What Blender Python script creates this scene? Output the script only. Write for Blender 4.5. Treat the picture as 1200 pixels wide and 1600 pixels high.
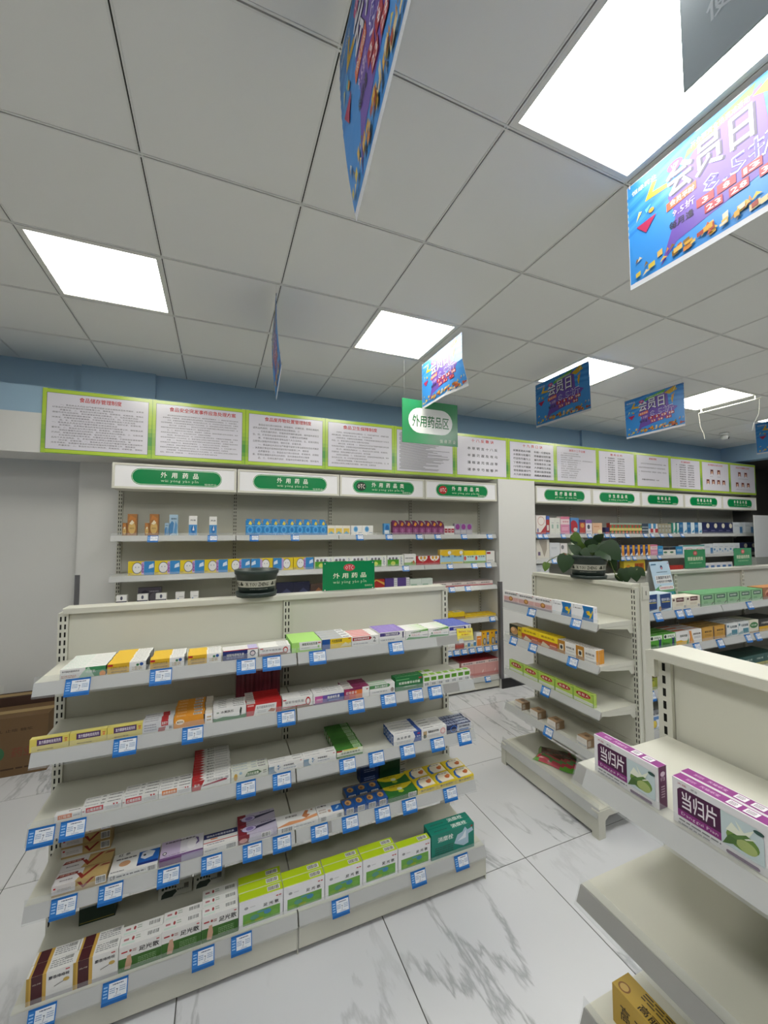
import bpy, bmesh, math, random
from mathutils import Vector, Matrix

random.seed(7)
for _o in list(bpy.data.objects):
    bpy.data.objects.remove(_o, do_unlink=True)
sc = bpy.context.scene
COL = sc.collection

# ------------------------------------------------------------------ camera
EYE = 1.67
cam_d = bpy.data.cameras.new('camera')
cam_d.sensor_fit = 'HORIZONTAL'
cam_d.sensor_width = 36.0
cam_d.lens = 36.0 * 624.0 / 1200.0
cam_d.clip_start = 0.02
cam = bpy.data.objects.new('camera', cam_d)
COL.objects.link(cam)
_y, _p, _r = math.radians(22.448), math.radians(3.058), math.radians(-0.135)
_f = Vector((math.sin(_y) * math.cos(_p), math.cos(_y) * math.cos(_p), math.sin(_p)))
_rt = Vector((math.cos(_y), -math.sin(_y), 0))
_up = _rt.cross(_f)
_r2 = math.cos(_r) * _rt + math.sin(_r) * _up
_u2 = -math.sin(_r) * _rt + math.cos(_r) * _up
cam.matrix_world = Matrix(((_r2.x, _u2.x, -_f.x, 0), (_r2.y, _u2.y, -_f.y, 0), (_r2.z, _u2.z, -_f.z, EYE), (0, 0, 0, 1)))
sc.camera = cam

# ------------------------------------------------------------------ world and exposure
world = bpy.data.worlds.new('world')
sc.world = world
world.use_nodes = True
world.node_tree.nodes['Background'].inputs[0].default_value = (0.75, 0.75, 0.72, 1)
world.node_tree.nodes['Background'].inputs[1].default_value = 0.06
sc.view_settings.view_transform = 'Standard'
sc.view_settings.look = 'None'
sc.view_settings.gamma = 1.0
sc.view_settings.use_curve_mapping = False
sc.view_settings.exposure = 0.0
sc.cycles.use_denoising = True
sc.cycles.max_bounces = 8
sc.cycles.diffuse_bounces = 5
sc.cycles.transparent_max_bounces = 12
PANEL_STRENGTH = 18.0          # the LED ceiling panels are the room's light
PANEL_WARM = (1.0, 0.965, 0.86)
PANEL_COOL = (0.98, 0.98, 0.95)

# ------------------------------------------------------------------ helpers
def lin(h):
    if isinstance(h, tuple):
        return h
    v = [((h >> s) & 255) / 255.0 for s in (16, 8, 0)]
    return tuple(c / 12.92 if c <= 0.04045 else ((c + 0.055) / 1.055) ** 2.4 for c in v)

def mat(name, color=None, rough=0.5, metal=0.0, attr=False, spec=0.5, coat=0.0):
    m = bpy.data.materials.new(name)
    m.use_nodes = True
    b = m.node_tree.nodes['Principled BSDF']
    b.inputs['Roughness'].default_value = rough
    b.inputs['Metallic'].default_value = metal
    b.inputs['Specular IOR Level'].default_value = spec
    b.inputs['Coat Weight'].default_value = coat
    if attr:
        a = m.node_tree.nodes.new('ShaderNodeAttribute')
        a.attribute_name = 'Col'
        m.node_tree.links.new(a.outputs['Color'], b.inputs['Base Color'])
    elif color is not None:
        b.inputs['Base Color'].default_value = (*lin(color), 1)
    return m

def grain(m, scale, amount, bump=0.0, base=None):
    """fine procedural relief and mottling on a plain material"""
    nt = m.node_tree
    b = nt.nodes['Principled BSDF']
    tc = nt.nodes.new('ShaderNodeTexCoord')
    n = nt.nodes.new('ShaderNodeTexNoise')
    n.inputs['Scale'].default_value = scale
    n.inputs['Detail'].default_value = 4
    nt.links.new(tc.outputs['Object'], n.inputs['Vector'])
    if amount:
        c = b.inputs['Base Color'].default_value[:3]
        r = nt.nodes.new('ShaderNodeMix')
        r.data_type = 'RGBA'
        r.inputs[6].default_value = (*[x * (1 - amount) for x in c], 1)
        r.inputs[7].default_value = (*[min(1, x * (1 + amount)) for x in c], 1)
        nt.links.new(n.outputs['Fac'], r.inputs[0])
        nt.links.new(r.outputs[2], b.inputs['Base Color'])
    if bump:
        bp = nt.nodes.new('ShaderNodeBump')
        bp.inputs['Strength'].default_value = bump
        bp.inputs['Distance'].default_value = 0.002
        nt.links.new(n.outputs['Fac'], bp.inputs['Height'])
        nt.links.new(bp.outputs['Normal'], b.inputs['Normal'])
    return m

def clear(name, tint, alpha, rough=0.08):
    m = bpy.data.materials.new(name)
    m.use_nodes = True
    nt = m.node_tree
    nt.nodes.clear()
    o = nt.nodes.new('ShaderNodeOutputMaterial')
    t = nt.nodes.new('ShaderNodeBsdfTransparent')
    t.inputs[0].default_value = (*tint, 1)
    g = nt.nodes.new('ShaderNodeBsdfPrincipled')
    g.inputs['Base Color'].default_value = (0.8, 0.82, 0.84, 1)
    g.inputs['Roughness'].default_value = rough
    mx = nt.nodes.new('ShaderNodeMixShader')
    mx.inputs[0].default_value = alpha
    nt.links.new(t.outputs[0], mx.inputs[1])
    nt.links.new(g.outputs[0], mx.inputs[2])
    nt.links.new(mx.outputs[0], o.inputs[0])
    return m

def emit(name, color, strength):
    m = bpy.data.materials.new(name)
    m.use_nodes = True
    b = m.node_tree.nodes['Principled BSDF']
    b.inputs['Base Color'].default_value = (0.8, 0.8, 0.8, 1)
    b.inputs['Emission Color'].default_value = (*color, 1)
    b.inputs['Emission Strength'].default_value = strength
    return m

M = {}
M['print'] = mat('printed_card', attr=True, rough=0.42, spec=0.4)
M['gloss'] = mat('glossy_print', attr=True, rough=0.22, spec=0.5)
M['paper'] = mat('thin_printed_sheet', attr=True, rough=0.35, spec=0.4)
_nt = M['paper'].node_tree
_tl = _nt.nodes.new('ShaderNodeBsdfTranslucent'); _ms = _nt.nodes.new('ShaderNodeMixShader'); _ms.inputs[0].default_value = 0.22
_at = [n for n in _nt.nodes if n.type == 'ATTRIBUTE'][0]; _ou = [n for n in _nt.nodes if n.type == 'OUTPUT_MATERIAL'][0]
_nt.links.new(_at.outputs['Color'], _tl.inputs[0]); _nt.links.new(_nt.nodes['Principled BSDF'].outputs[0], _ms.inputs[1])
_nt.links.new(_tl.outputs[0], _ms.inputs[2]); _nt.links.new(_ms.outputs[0], _ou.inputs[0])
M['matte'] = mat('matte_print', attr=True, rough=0.75, spec=0.2)
M['steel'] = grain(mat('powder_coated_steel', 0xcac9bc, 0.38), 400, 0.015, 0.04)
M['steel_grey'] = grain(mat('grey_powder_coated_steel', 0xb4b4ac, 0.45), 400, 0.015, 0.04)
M['wall'] = grain(mat('white_wall_paint', 0xd6d6d4, 0.8, spec=0.2), 90, 0.012, 0.08)
M['blue'] = grain(mat('blue_wall_paint', 0x9ab6cc, 0.8, spec=0.2), 90, 0.02, 0.08)
M['ceiling'] = grain(mat('ceiling_board', 0xe6e6e2, 0.85, spec=0.15), 300, 0.012, 0.05)
M['rail'] = mat('ceiling_rail_paint', 0xdcdcd8, 0.5)
M['groove_and_slot'] = mat('dark_groove_and_slot_shade', 0x24251f, 0.8)
M['insert'] = mat('glossy_white_strip', 0xc2c1be, 0.18, spec=0.6)
M['dark'] = grain(mat('unlit_room_wall', 0x4a4a48, 0.8), 60, 0.03, 0.05)
M['black'] = mat('black_skirting', 0x15151a, 0.4)
M['clear'] = clear('clear_plastic', (0.97, 0.975, 0.975), 0.10)
M['rail_grey'] = mat('grey_rail_backing', 0x95918b, 0.35)
M['frost'] = clear('frosted_screen', (0.85, 0.9, 0.88), 0.72, 0.3)
M['guard'] = mat('grey_corner_guard', 0x77777a, 0.45, 0.6)
M['pot'] = mat('dark_green_plastic', 0x26332f, 0.42)
M['white_plastic'] = mat('white_plastic', 0xdcdcd6, 0.4)
M['kraft'] = grain(mat('kraft_card', 0x7d6449, 0.85, spec=0.1), 40, 0.08, 0.1)

class MB:
    """collects coloured faces; build() links them as ONE mesh object"""
    def __init__(s):
        s.v, s.f, s.c, s.m = [], [], [], []
    def poly(s, pts, col=(0.8, 0.8, 0.8), mi=0):
        i = len(s.v)
        s.v.extend(tuple(p) for p in pts)
        s.f.append(tuple(range(i, i + len(pts))))
        s.c.append(lin(col)); s.m.append(mi)
    def box(s, x0, y0, z0, x1, y1, z1, col=(0.8, 0.8, 0.8), mi=0):
        i = len(s.v)
        s.v.extend([(x0, y0, z0), (x1, y0, z0), (x1, y1, z0), (x0, y1, z0), (x0, y0, z1), (x1, y0, z1), (x1, y1, z1), (x0, y1, z1)])
        for q in ((3, 2, 1, 0), (4, 5, 6, 7), (0, 1, 5, 4), (1, 2, 6, 5), (2, 3, 7, 6), (3, 0, 4, 7)):
            s.f.append(tuple(i + k for k in q)); s.c.append(lin(col)); s.m.append(mi)
    def extr(s, prof, a0, a1, axis='x', col=(0.8, 0.8, 0.8), mi=0):
        """closed profile swept along an axis; prof in the other two axes"""
        def pt(p, a):
            return (a, p[0], p[1]) if axis == 'x' else ((p[0], a, p[1]) if axis == 'y' else (p[0], p[1], a))
        n = len(prof)
        A = [pt(p, a0) for p in prof]; B = [pt(p, a1) for p in prof]
        for k in range(n):
            s.poly([A[k], A[(k + 1) % n], B[(k + 1) % n], B[k]], col, mi)
        s.poly(A[::-1], col, mi); s.poly(B, col, mi)
    def tube(s, pts, r, n=8, col=(0.8, 0.8, 0.8), mi=0):
        rings = []
        for i, p in enumerate(pts):
            p = Vector(p)
            a = Vector(pts[max(i - 1, 0)]); b = Vector(pts[min(i + 1, len(pts) - 1)])
            d = (b - a).normalized()
            u = d.cross(Vector((0.3, 0.2, 1)) if abs(d.z) < 0.9 else Vector((1, 0, 0))).normalized()
            w = d.cross(u)
            rr = r[i] if isinstance(r, (list, tuple)) else r
            rings.append([p + rr * (math.cos(2 * math.pi * k / n) * u + math.sin(2 * math.pi * k / n) * w) for k in range(n)])
        for a, b in zip(rings, rings[1:]):
            for k in range(n):
                s.poly([a[k], a[(k + 1) % n], b[(k + 1) % n], b[k]], col, mi)
        s.poly(rings[0][::-1], col, mi); s.poly(rings[-1], col, mi)
    def lathe(s, prof, n=32, col=(0.8, 0.8, 0.8), mi=0):
        for (r0, z0), (r1, z1) in zip(prof, prof[1:]):
            for k in range(n):
                a, b = 2 * math.pi * k / n, 2 * math.pi * (k + 1) / n
                s.poly([(r0 * math.cos(a), r0 * math.sin(a), z0), (r0 * math.cos(b), r0 * math.sin(b), z0),
                        (r1 * math.cos(b), r1 * math.sin(b), z1), (r1 * math.cos(a), r1 * math.sin(a), z1)], col, mi)
    def mesh(s, name, mats, smooth=False, weld=False):
        me = bpy.data.meshes.new(name)
        me.from_pydata(s.v, [], s.f)
        for m in (mats if isinstance(mats, (list, tuple)) else [mats]):
            me.materials.append(m)
        me.polygons.foreach_set('material_index', s.m)
        at = me.color_attributes.new('Col', 'FLOAT_COLOR', 'CORNER')
        buf = []
        for f, c in zip(s.f, s.c):
            buf.extend((c[0], c[1], c[2], 1.0) * len(f))
        at.data.foreach_set('color', buf)
        if weld:
            bm = bmesh.new(); bm.from_mesh(me)
            bmesh.ops.remove_doubles(bm, verts=bm.verts, dist=1e-5)
            bm.to_mesh(me); bm.free()
        if smooth:
            me.polygons.foreach_set('use_smooth', [True] * len(me.polygons))
        me.update()
        return me
    def build(s, name, mats, parent=None, smooth=False, weld=False):
        return link(name, s.mesh(name, mats, smooth, weld), parent)

def link(name, data, parent=None):
    o = bpy.data.objects.new(name, data)
    COL.objects.link(o)
    if parent is not None:
        o.parent = parent
    return o

def thing(o, label, cat, group=None):
    o['label'] = label; o['category'] = cat
    if group:
        o['group'] = group
    return o

def empty(name, loc=(0, 0, 0), rz=0.0):
    o = link(name, None)
    o.location = loc; o.rotation_euler = (0, 0, rz)
    return o

# ---- lettering: glyph outlines from Blender's own font, cached per character
_GL = {}
_fc = {}
def _curve(bold):
    if bold not in _fc:
        c = bpy.data.curves.new('glyph', 'FONT')
        c.size = 1.0
        c.resolution_u = 1
        c.fill_mode = 'FRONT'
        c.offset = 0.0
        _fc[bold] = (c, bpy.data.objects.new('glyph', c))
    return _fc[bold]
def glyph(ch, bold=False):
    k = ch
    if k not in _GL:
        c, o = _curve(False)
        c.body = ch
        me = o.to_mesh()
        vs = [(v.co.x, v.co.y) for v in me.vertices]
        fs = [tuple(p.vertices) for p in me.polygons]
        o.to_mesh_clear()
        if vs:
            x0 = min(v[0] for v in vs); x1 = max(v[0] for v in vs)
        else:
            x0, x1 = 0.0, 0.25
        cjk = ord(ch) > 0x2e80
        if cjk:
            adv = 1.0; ox = 0.0
        elif vs:
            adv = (x1 - x0) + 0.10; ox = x0 - 0.05
        else:
            adv = 0.3; ox = 0
        _GL[k] = ([(x - ox, y) for x, y in vs], fs, adv)
    return _GL[k]
def text_polys(s, u0, u1, v0, v1, bold=False, fit=True, space=0.0):
    """triangles of a line of text fitted into a rectangle"""
    x = 0.0; out = []; ys = []
    for ch in s:
        if ch == ' ':
            x += 0.35; continue
        vs, fs, adv = glyph(ch, bold)
        for sx_, sy_ in (((-.016, -.012), (.016, .012), (.016, -.012)) if bold else ((0, 0),)):
            for f in fs:
                out.append([(vs[i][0] + x + sx_, vs[i][1] + sy_) for i in f])
        ys.extend(v[1] for v in vs)
        x += adv + space
    if not out:
        return []
    x -= space
    y0, y1 = min(ys), max(ys)
    sy = (v1 - v0) / max(y1 - y0, 1e-6)
    sx = (u1 - u0) / x
    off = u0
    if not fit and sx > sy:
        sx = sy; off = (u0 + u1) / 2 - x * sx / 2
    return [[(off + px * sx, v0 + (py - y0) * sy) for px, py in f] for f in out]

# ---- flat print on a face: ops in 0..1 face coordinates, laid in thin layers
def ell(cu, cv, ru, rv, n=18):
    return [(cu + ru * math.cos(2 * math.pi * k / n), cv + rv * math.sin(2 * math.pi * k / n)) for k in range(n)]
def pill(u0, v0, u1, v1, asp, n=8):
    """rounded-end bar; asp = face width / height"""
    r = (v1 - v0) / 2; ru = r / asp; c = (v0 + v1) / 2
    p = [(u1 - ru + ru * math.sin(math.pi * k / n), c - r * math.cos(math.pi * k / n)) for k in range(n + 1)]
    return p + [(u0 + ru - ru * math.sin(math.pi * k / n), c + r * math.cos(math.pi * k / n)) for k in range(n + 1)]
def op_polys(op, rnd):
    t = op[0]
    if t == 'r':
        _, a, b, c, d, col = op
        return [[(a, b), (c, b), (c, d), (a, d)]], col
    if t == 'e':
        return [ell(op[1], op[2], op[3], op[4])], op[5]
    if t == 'p':
        return [op[1]], op[2]
    if t == 'x':
        _, u0, u1, v, h, s, col = op[:7]
        return text_polys(s, u0, u1, v - h / 2, v + h / 2, len(op) > 7 and op[7]), col
    if t == 'l':
        _, a, b, c, d, n, col = op
        ps = []
        for i in range(n):
            hh = (d - b) / n
            v = d - (i + 1) * hh
            u = a
            while u < c - 0.01:
                w = rnd.uniform(0.03, 0.12) * (c - a) * 2
                ps.append([(u, v + .25 * hh), (min(u + w, c), v + .25 * hh), (min(u + w, c), v + .7 * hh), (u, v + .7 * hh)])
                u += w + 0.03 * (c - a)
        return ps, col
    if t == 'b':
        _, a, b, c, d = op
        ps = []; u = a
        while u < c - 0.004:
            w = rnd.choice((.018, .03, .05)) * (c - a)
            ps.append([(u, b), (min(u + w, c), b), (min(u + w, c), d), (u, d)])
            u += w + rnd.choice((.02, .035)) * (c - a)
        return ps, 0x2a2a2c
    raise ValueError(t)
def op_layer(op, i):
    """a bold line is made of three shifted copies of each glyph, one thin layer each"""
    if op[0] != 'x' or len(op) < 8 or not op[7]: return 0
    seq = op_layer.cache.get(op[5])
    if seq is None:
        seq = []
        for ch in op[5]:
            if ch != ' ':
                n = len(glyph(ch)[1])
                seq += [0] * n + [1] * n + [2] * n
        op_layer.cache[op[5]] = seq
    return seq[i]
op_layer.cache = {}
def decal(mb, ops, fn, eps=0.00015, mi=0, seed=1, k0=1):
    """fn(u, v, height) -> 3-D point"""
    rnd = random.Random(seed)
    k = k0
    for op in ops:
        if op[0] == 'b':
            _, a, b, c, d = op
            pu, pv = (c - a) * .06, (d - b) * .12
            mb.poly([fn(u, v, k * eps) for u, v in ((a - pu, b - pv), (c + pu, b - pv), (c + pu, d + pv), (a - pu, d + pv))], 0xe9e9e6, mi)
            k += 1
        ps, col = op_polys(op, rnd)
        for i, p in enumerate(ps):
            hh = k * eps + op_layer(op, i) * max(.25 * eps, .00003)
            mb.poly([fn(u, v, hh) for u, v in p], col, mi)
        k += 1

# ------------------------------------------------------------------ room shell
CZ = 3.087                       # ceiling height
GX0, GY0, GS = -0.897, 1.658, 0.6  # ceiling grid origin and module
XL, XR, YF, YB = -2.7, 7.97, -3.6, 4.12

def structure(o):
    o['kind'] = 'structure'
    return o

# marble floor, laid tile by tile
mm = mat('polished_marble', 0xdadbde, 0.13, spec=0.5)
nt = mm.node_tree; bs = nt.nodes['Principled BSDF']
tc = nt.nodes.new('ShaderNodeTexCoord'); oi = nt.nodes.new('ShaderNodeObjectInfo')
ad = nt.nodes.new('ShaderNodeVectorMath'); ad.operation = 'ADD'
sc3 = nt.nodes.new('ShaderNodeVectorMath'); sc3.operation = 'SCALE'; sc3.inputs[3].default_value = 37.0
nt.links.new(oi.outputs['Random'], sc3.inputs[0]); nt.links.new(tc.outputs['Object'], ad.inputs[0]); nt.links.new(sc3.outputs[0], ad.inputs[1])
mp = nt.nodes.new('ShaderNodeMapping'); mp.inputs['Rotation'].default_value = (0, 0, 0.9); mp.inputs['Scale'].default_value = (1.0, 0.35, 1)
nt.links.new(ad.outputs[0], mp.inputs['Vector'])
n1 = nt.nodes.new('ShaderNodeTexNoise'); n1.inputs['Scale'].default_value = 1.9; n1.inputs['Detail'].default_value = 7; n1.inputs['Roughness'].default_value = 0.6; n1.inputs['Distortion'].default_value = 0.7
nt.links.new(mp.outputs[0], n1.inputs['Vector'])
sb = nt.nodes.new('ShaderNodeMath'); sb.operation = 'SUBTRACT'; sb.inputs[1].default_value = 0.5
ab = nt.nodes.new('ShaderNodeMath'); ab.operation = 'ABSOLUTE'
nt.links.new(n1.outputs['Fac'], sb.inputs[0]); nt.links.new(sb.outputs[0], ab.inputs[0])
rp = nt.nodes.new('ShaderNodeValToRGB')
rp.color_ramp.elements[0].position = 0.0; rp.color_ramp.elements[0].color = (*lin(0xa9abae), 1)
rp.color_ramp.elements[1].position = 0.022; rp.color_ramp.elements[1].color = (*lin(0xd2d3d6), 1)
nt.links.new(ab.outputs[0], rp.inputs[0])
n2 = nt.nodes.new('ShaderNodeTexNoise'); n2.inputs['Scale'].default_value = 1.3
nt.links.new(ad.outputs[0], n2.inputs['Vector'])
rp2 = nt.nodes.new('ShaderNodeValToRGB'); rp2.color_ramp.elements[0].position = 0.36; rp2.color_ramp.elements[1].position = 0.55
nt.links.new(n2.outputs['Fac'], rp2.inputs[0])
mxn = nt.nodes.new('ShaderNodeMix'); mxn.data_type = 'RGBA'
mxn.inputs[6].default_value = (*lin(0xd2d3d6), 1)
nt.links.new(rp2.outputs[0], mxn.inputs[0]); nt.links.new(rp.outputs[0], mxn.inputs[7])
nt.links.new(mxn.outputs[2], bs.inputs['Base Color'])

floor = structure(empty('floor'))
b = MB(); b.box(XL, YF, -0.06, 9.7, YB + .1, -0.0015)
b.build('grout', mat('grey_grout', 0x4d4d4b, 0.9), floor)
FX, FY, FS = 0.69, 1.71, 0.8
tm = None
for i in range(-5, 12):
    for j in range(-7, 4):
        x0, y0 = FX + FS * i, FY + FS * j
        if x0 > 9.6 or x0 + FS < XL or y0 > YB or y0 + FS < YF:
            continue
        if tm is None:
            q = MB(); g = .0013; e = .0012; s_ = FS
            q.poly([(g + e, g + e, 0), (s_ - g - e, g + e, 0), (s_ - g - e, s_ - g - e, 0), (g + e, s_ - g - e, 0)])
            for (a, b_) in (((g, g), (s_ - g, g)), ((s_ - g, g), (s_ - g, s_ - g)), ((s_ - g, s_ - g), (g, s_ - g)), ((g, s_ - g), (g, g))):
                ins = lambda p: (min(max(p[0], g + e), s_ - g - e), min(max(p[1], g + e), s_ - g - e), 0)
                q.poly([(*a, -.003), (*b_, -.003), ins(b_), ins(a)])
            tm = q.mesh('tile', mm)
        o = link('tile', tm, floor)
        o.location = (x0, y0, 0)

# ceiling: boards dropped between grooved rails, LED panels in every third bay
ceil = structure(empty('ceiling'))
b = MB(); b.box(XL, YF, CZ + .05, XR, YB, CZ + .08); b.build('slab', M['ceiling'], ceil)
lights = {(r, c) for r in (1, -2) for c in (0, 3, 6, 9, 12)} | {(-5, 0), (-5, 3), (-5, 6)}
cm = None
NI = range(-3, 15)
for c in NI:
    for r in range(-9, 5):
        x0, y0 = GX0 + GS * c, GY0 + GS * r
        if x0 + GS < XL + .02 or x0 > XR or y0 > YB or y0 + GS < YF or (r, c) in lights:
            continue
        if cm is None:
            q = MB(); g = .0075
            q.box(g, g, 0, GS - g, GS - g, .012)
            cm = q.mesh('ceiling_board', M['ceiling'])
        o = link('ceiling_board', cm, ceil)
        o.location = (x0, y0, CZ)
for r in range(-8, 5):
    y = GY0 + GS * r
    b = MB()
    b.box(XL, y - .009, CZ - .003, XR, y - .0025, CZ + .03); b.box(XL, y + .0025, CZ - .003, XR, y + .009, CZ + .03)
    b.box(XL, y - .003, CZ + .004, XR, y + .003, CZ + .006, mi=1)
    b.build('ceiling_rail', [M['rail'], M['groove_and_slot']], ceil)
for c in NI:
    x = GX0 + GS * c
    if x > XR - .02: continue
    b = MB()
    b.box(x - .009, YF, CZ - .002, x - .0025, YB, CZ + .029); b.box(x + .0025, YF, CZ - .002, x + .009, YB, CZ + .029)
    b.box(x - .003, YF, CZ + .0035, x + .003, YB, CZ + .0055, mi=1)
    b.build('ceiling_rail', [M['rail'], M['groove_and_slot']], ceil)
warm = emit('led_diffuser_warm', PANEL_WARM, PANEL_STRENGTH)
cool = emit('led_diffuser_cool', PANEL_COOL, PANEL_STRENGTH)
names = {(1, 0): 'square warm ceiling light above the white wall left of the posters',
         (1, 3): 'square warm ceiling light behind the green hanging sign',
         (1, 6): 'square warm ceiling light above the third banner',
         (1, 9): 'square warm ceiling light beside the white hanging rod',
         (1, 12): 'square warm ceiling light cut off at the frame edge',
         (-2, 3): 'large bright cool white ceiling light nearest the viewer'}
for (r, c) in sorted(lights):
    x0, y0 = GX0 + GS * c, GY0 + GS * r
    if x0 < XL or x0 + GS > XR or y0 < YF: continue
    lt = empty('ceiling_light', (x0, y0, CZ))
    thing(lt, names.get((r, c), 'square ceiling light out of view %s, %s from the left' % ('overhead' if r == -2 else 'behind the viewer', ('first', 'second', 'third', 'fourth', 'fifth')[c // 3])), 'ceiling light', 'square LED ceiling lights')
    q = MB(); g, w_ = .0095, .020
    for (a, b0, a1, b1) in ((g, g, GS - g, g + w_), (g, GS - g - w_, GS - g, GS - g), (g, g + w_, g + w_, GS - g - w_), (GS - g - w_, g + w_, GS - g, GS - g - w_)):
        q.box(a, b0, -.002, a1, b1, .02)
    q.build('frame', M['white_plastic'], lt)
    q = MB(); q.box(g + w_, g + w_, .002, GS - g - w_, GS - g - w_, .012)
    q.build('diffuser', cool if r <= -2 else warm, lt)

# walls
b = MB(); b.box(XL - .1, YB, 0, XR, YB + .1, 2.3); b.box(XL - .1, 4.02, 2.3, XR, YB + .1, CZ + .05, mi=1)
structure(b.build('wall_back', [M['wall'], M['blue']]))
b = MB(); b.box(XL - .1, YF, 0, XL, YB, CZ + .05); structure(b.build('wall_left', M['wall']))
b = MB(); b.box(XL, YF - .1, 0, -2.3, YF, CZ + .05); b.box(7.2, YF - .1, 0, XR, YF, CZ + .05); b.box(-2.3, YF - .1, 2.8, 7.2, YF, CZ + .05)
structure(b.build('wall_front', M['wall']))
b = MB(); b.box(XR - .12, YF, 2.83, XR + .1, 4.02, CZ + .05, mi=1); b.box(XR, YF, 0, XR + .1, 1.2, 2.83)
structure(b.build('wall_right', [M['wall'], M['blue']]))
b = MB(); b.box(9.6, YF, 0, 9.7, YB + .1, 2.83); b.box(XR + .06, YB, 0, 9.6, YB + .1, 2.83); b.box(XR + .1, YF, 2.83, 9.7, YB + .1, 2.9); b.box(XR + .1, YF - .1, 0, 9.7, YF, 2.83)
structure(b.build('wall_annex', M['dark']))  # the unlit back room's darkness is put into the wall colour
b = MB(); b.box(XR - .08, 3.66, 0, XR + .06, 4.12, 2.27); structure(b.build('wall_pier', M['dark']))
# bulkhead that carries the posters: white below, blue above
b = MB(); b.box(XL, 3.66, 2.27, 8.03, 4.02, 2.565); b.box(XL, 3.66, 2.565, 8.03, 4.02, 2.765, mi=1)
structure(b.build('trim_1', [M['wall'], M['blue']]))
# blue wall piers above, white piers below
for i, (x0, x1, y0, z0, z1, k) in enumerate(((-1.085, -.542, 3.985, 2.765, CZ, 'blue'), (4.6, 5.0, 3.985, 2.765, CZ, 'blue'), (-1.075, -.54, 4.0, 0, 2.27, 'wall'), (2.845, 3.36, 3.58, 0, 2.27, 'wall'))):
    b = MB(); b.box(x0, y0, z0, x1, 4.019 if k == 'blue' else YB - .001, z1)
    structure(b.build('trim_%d' % (i + 2), M[k]))
b = MB(); b.box(2.845, 3.565, 0, 3.36, 3.58, .1); b.box(-2.7, 4.105, 0, -1.08, 4.118, .1); b.box(-1.075, 3.986, 0, -.9, 3.999, .1)
structure(b.build('baseboard_back', M['black']))
for (x, y, s_, z1, lab) in ((-1.08, 4.0, 1, 1.335, 'grey metal corner guard on the pier behind the left gondola'), (2.842, 3.58, 1, 1.14, 'grey metal corner guard on the left edge of the white pillar'), (3.363, 3.58, -1, 1.14, 'grey metal corner guard on the right edge of the white pillar')):
    b = MB(); b.extr([(x, y - .004), (x + s_ * .035, y - .004), (x + s_ * .035, y - .001), (x + s_ * .001, y - .001), (x + s_ * .001, y + .035), (x - s_ * .002, y + .035)], .1, z1, 'z')
    thing(b.build('corner_guard', M['guard']), lab, 'corner guard')

# ------------------------------------------------------------------ shelving
def upright_mesh(h, w=.034, pitch=.032, single=False):
    b = MB()
    xs = (-w / 2, -.0105, -.0045, .0045, .0105, w / 2) if not single else (-w / 2, -.004, .004, w / 2)
    N = len(xs) - 1
    z = .02
    b.poly([(-w / 2, 0, 0), (w / 2, 0, 0), (w / 2, 0, z), (-w / 2, 0, z)])
    while z + pitch < h:
        b.poly([(xs[0], 0, z), (xs[N], 0, z), (xs[N], 0, z + .012), (xs[0], 0, z + .012)])
        for i in range(0, N, 2):
            b.poly([(xs[i], 0, z + .012), (xs[i + 1], 0, z + .012), (xs[i + 1], 0, z + pitch), (xs[i], 0, z + pitch)])
        z += pitch
    b.poly([(xs[0], 0, z), (xs[N], 0, z), (xs[N], 0, h), (xs[0], 0, h)])
    D = .05
    for x in (-w / 2, w / 2):
        b.poly([(x, 0, 0), (x, D, 0), (x, D, h), (x, 0, h)])
    b.poly([(-w / 2, D, 0), (w / 2, D, 0), (w / 2, D, h), (-w / 2, D, h)])
    b.poly([(-w / 2, 0, h), (w / 2, 0, h), (w / 2, D, h), (-w / 2, D, h)])
    # dark sheet behind the slots, painted as the shade inside the upright
    b.poly([(-w / 2 + .001, .006, 0), (w / 2 - .001, .006, 0), (w / 2 - .001, .006, h), (-w / 2 + .001, .006, h)], mi=1)
    return b.mesh('upright', [M['steel'], M['groove_and_slot']])
_up_cache = {}
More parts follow.
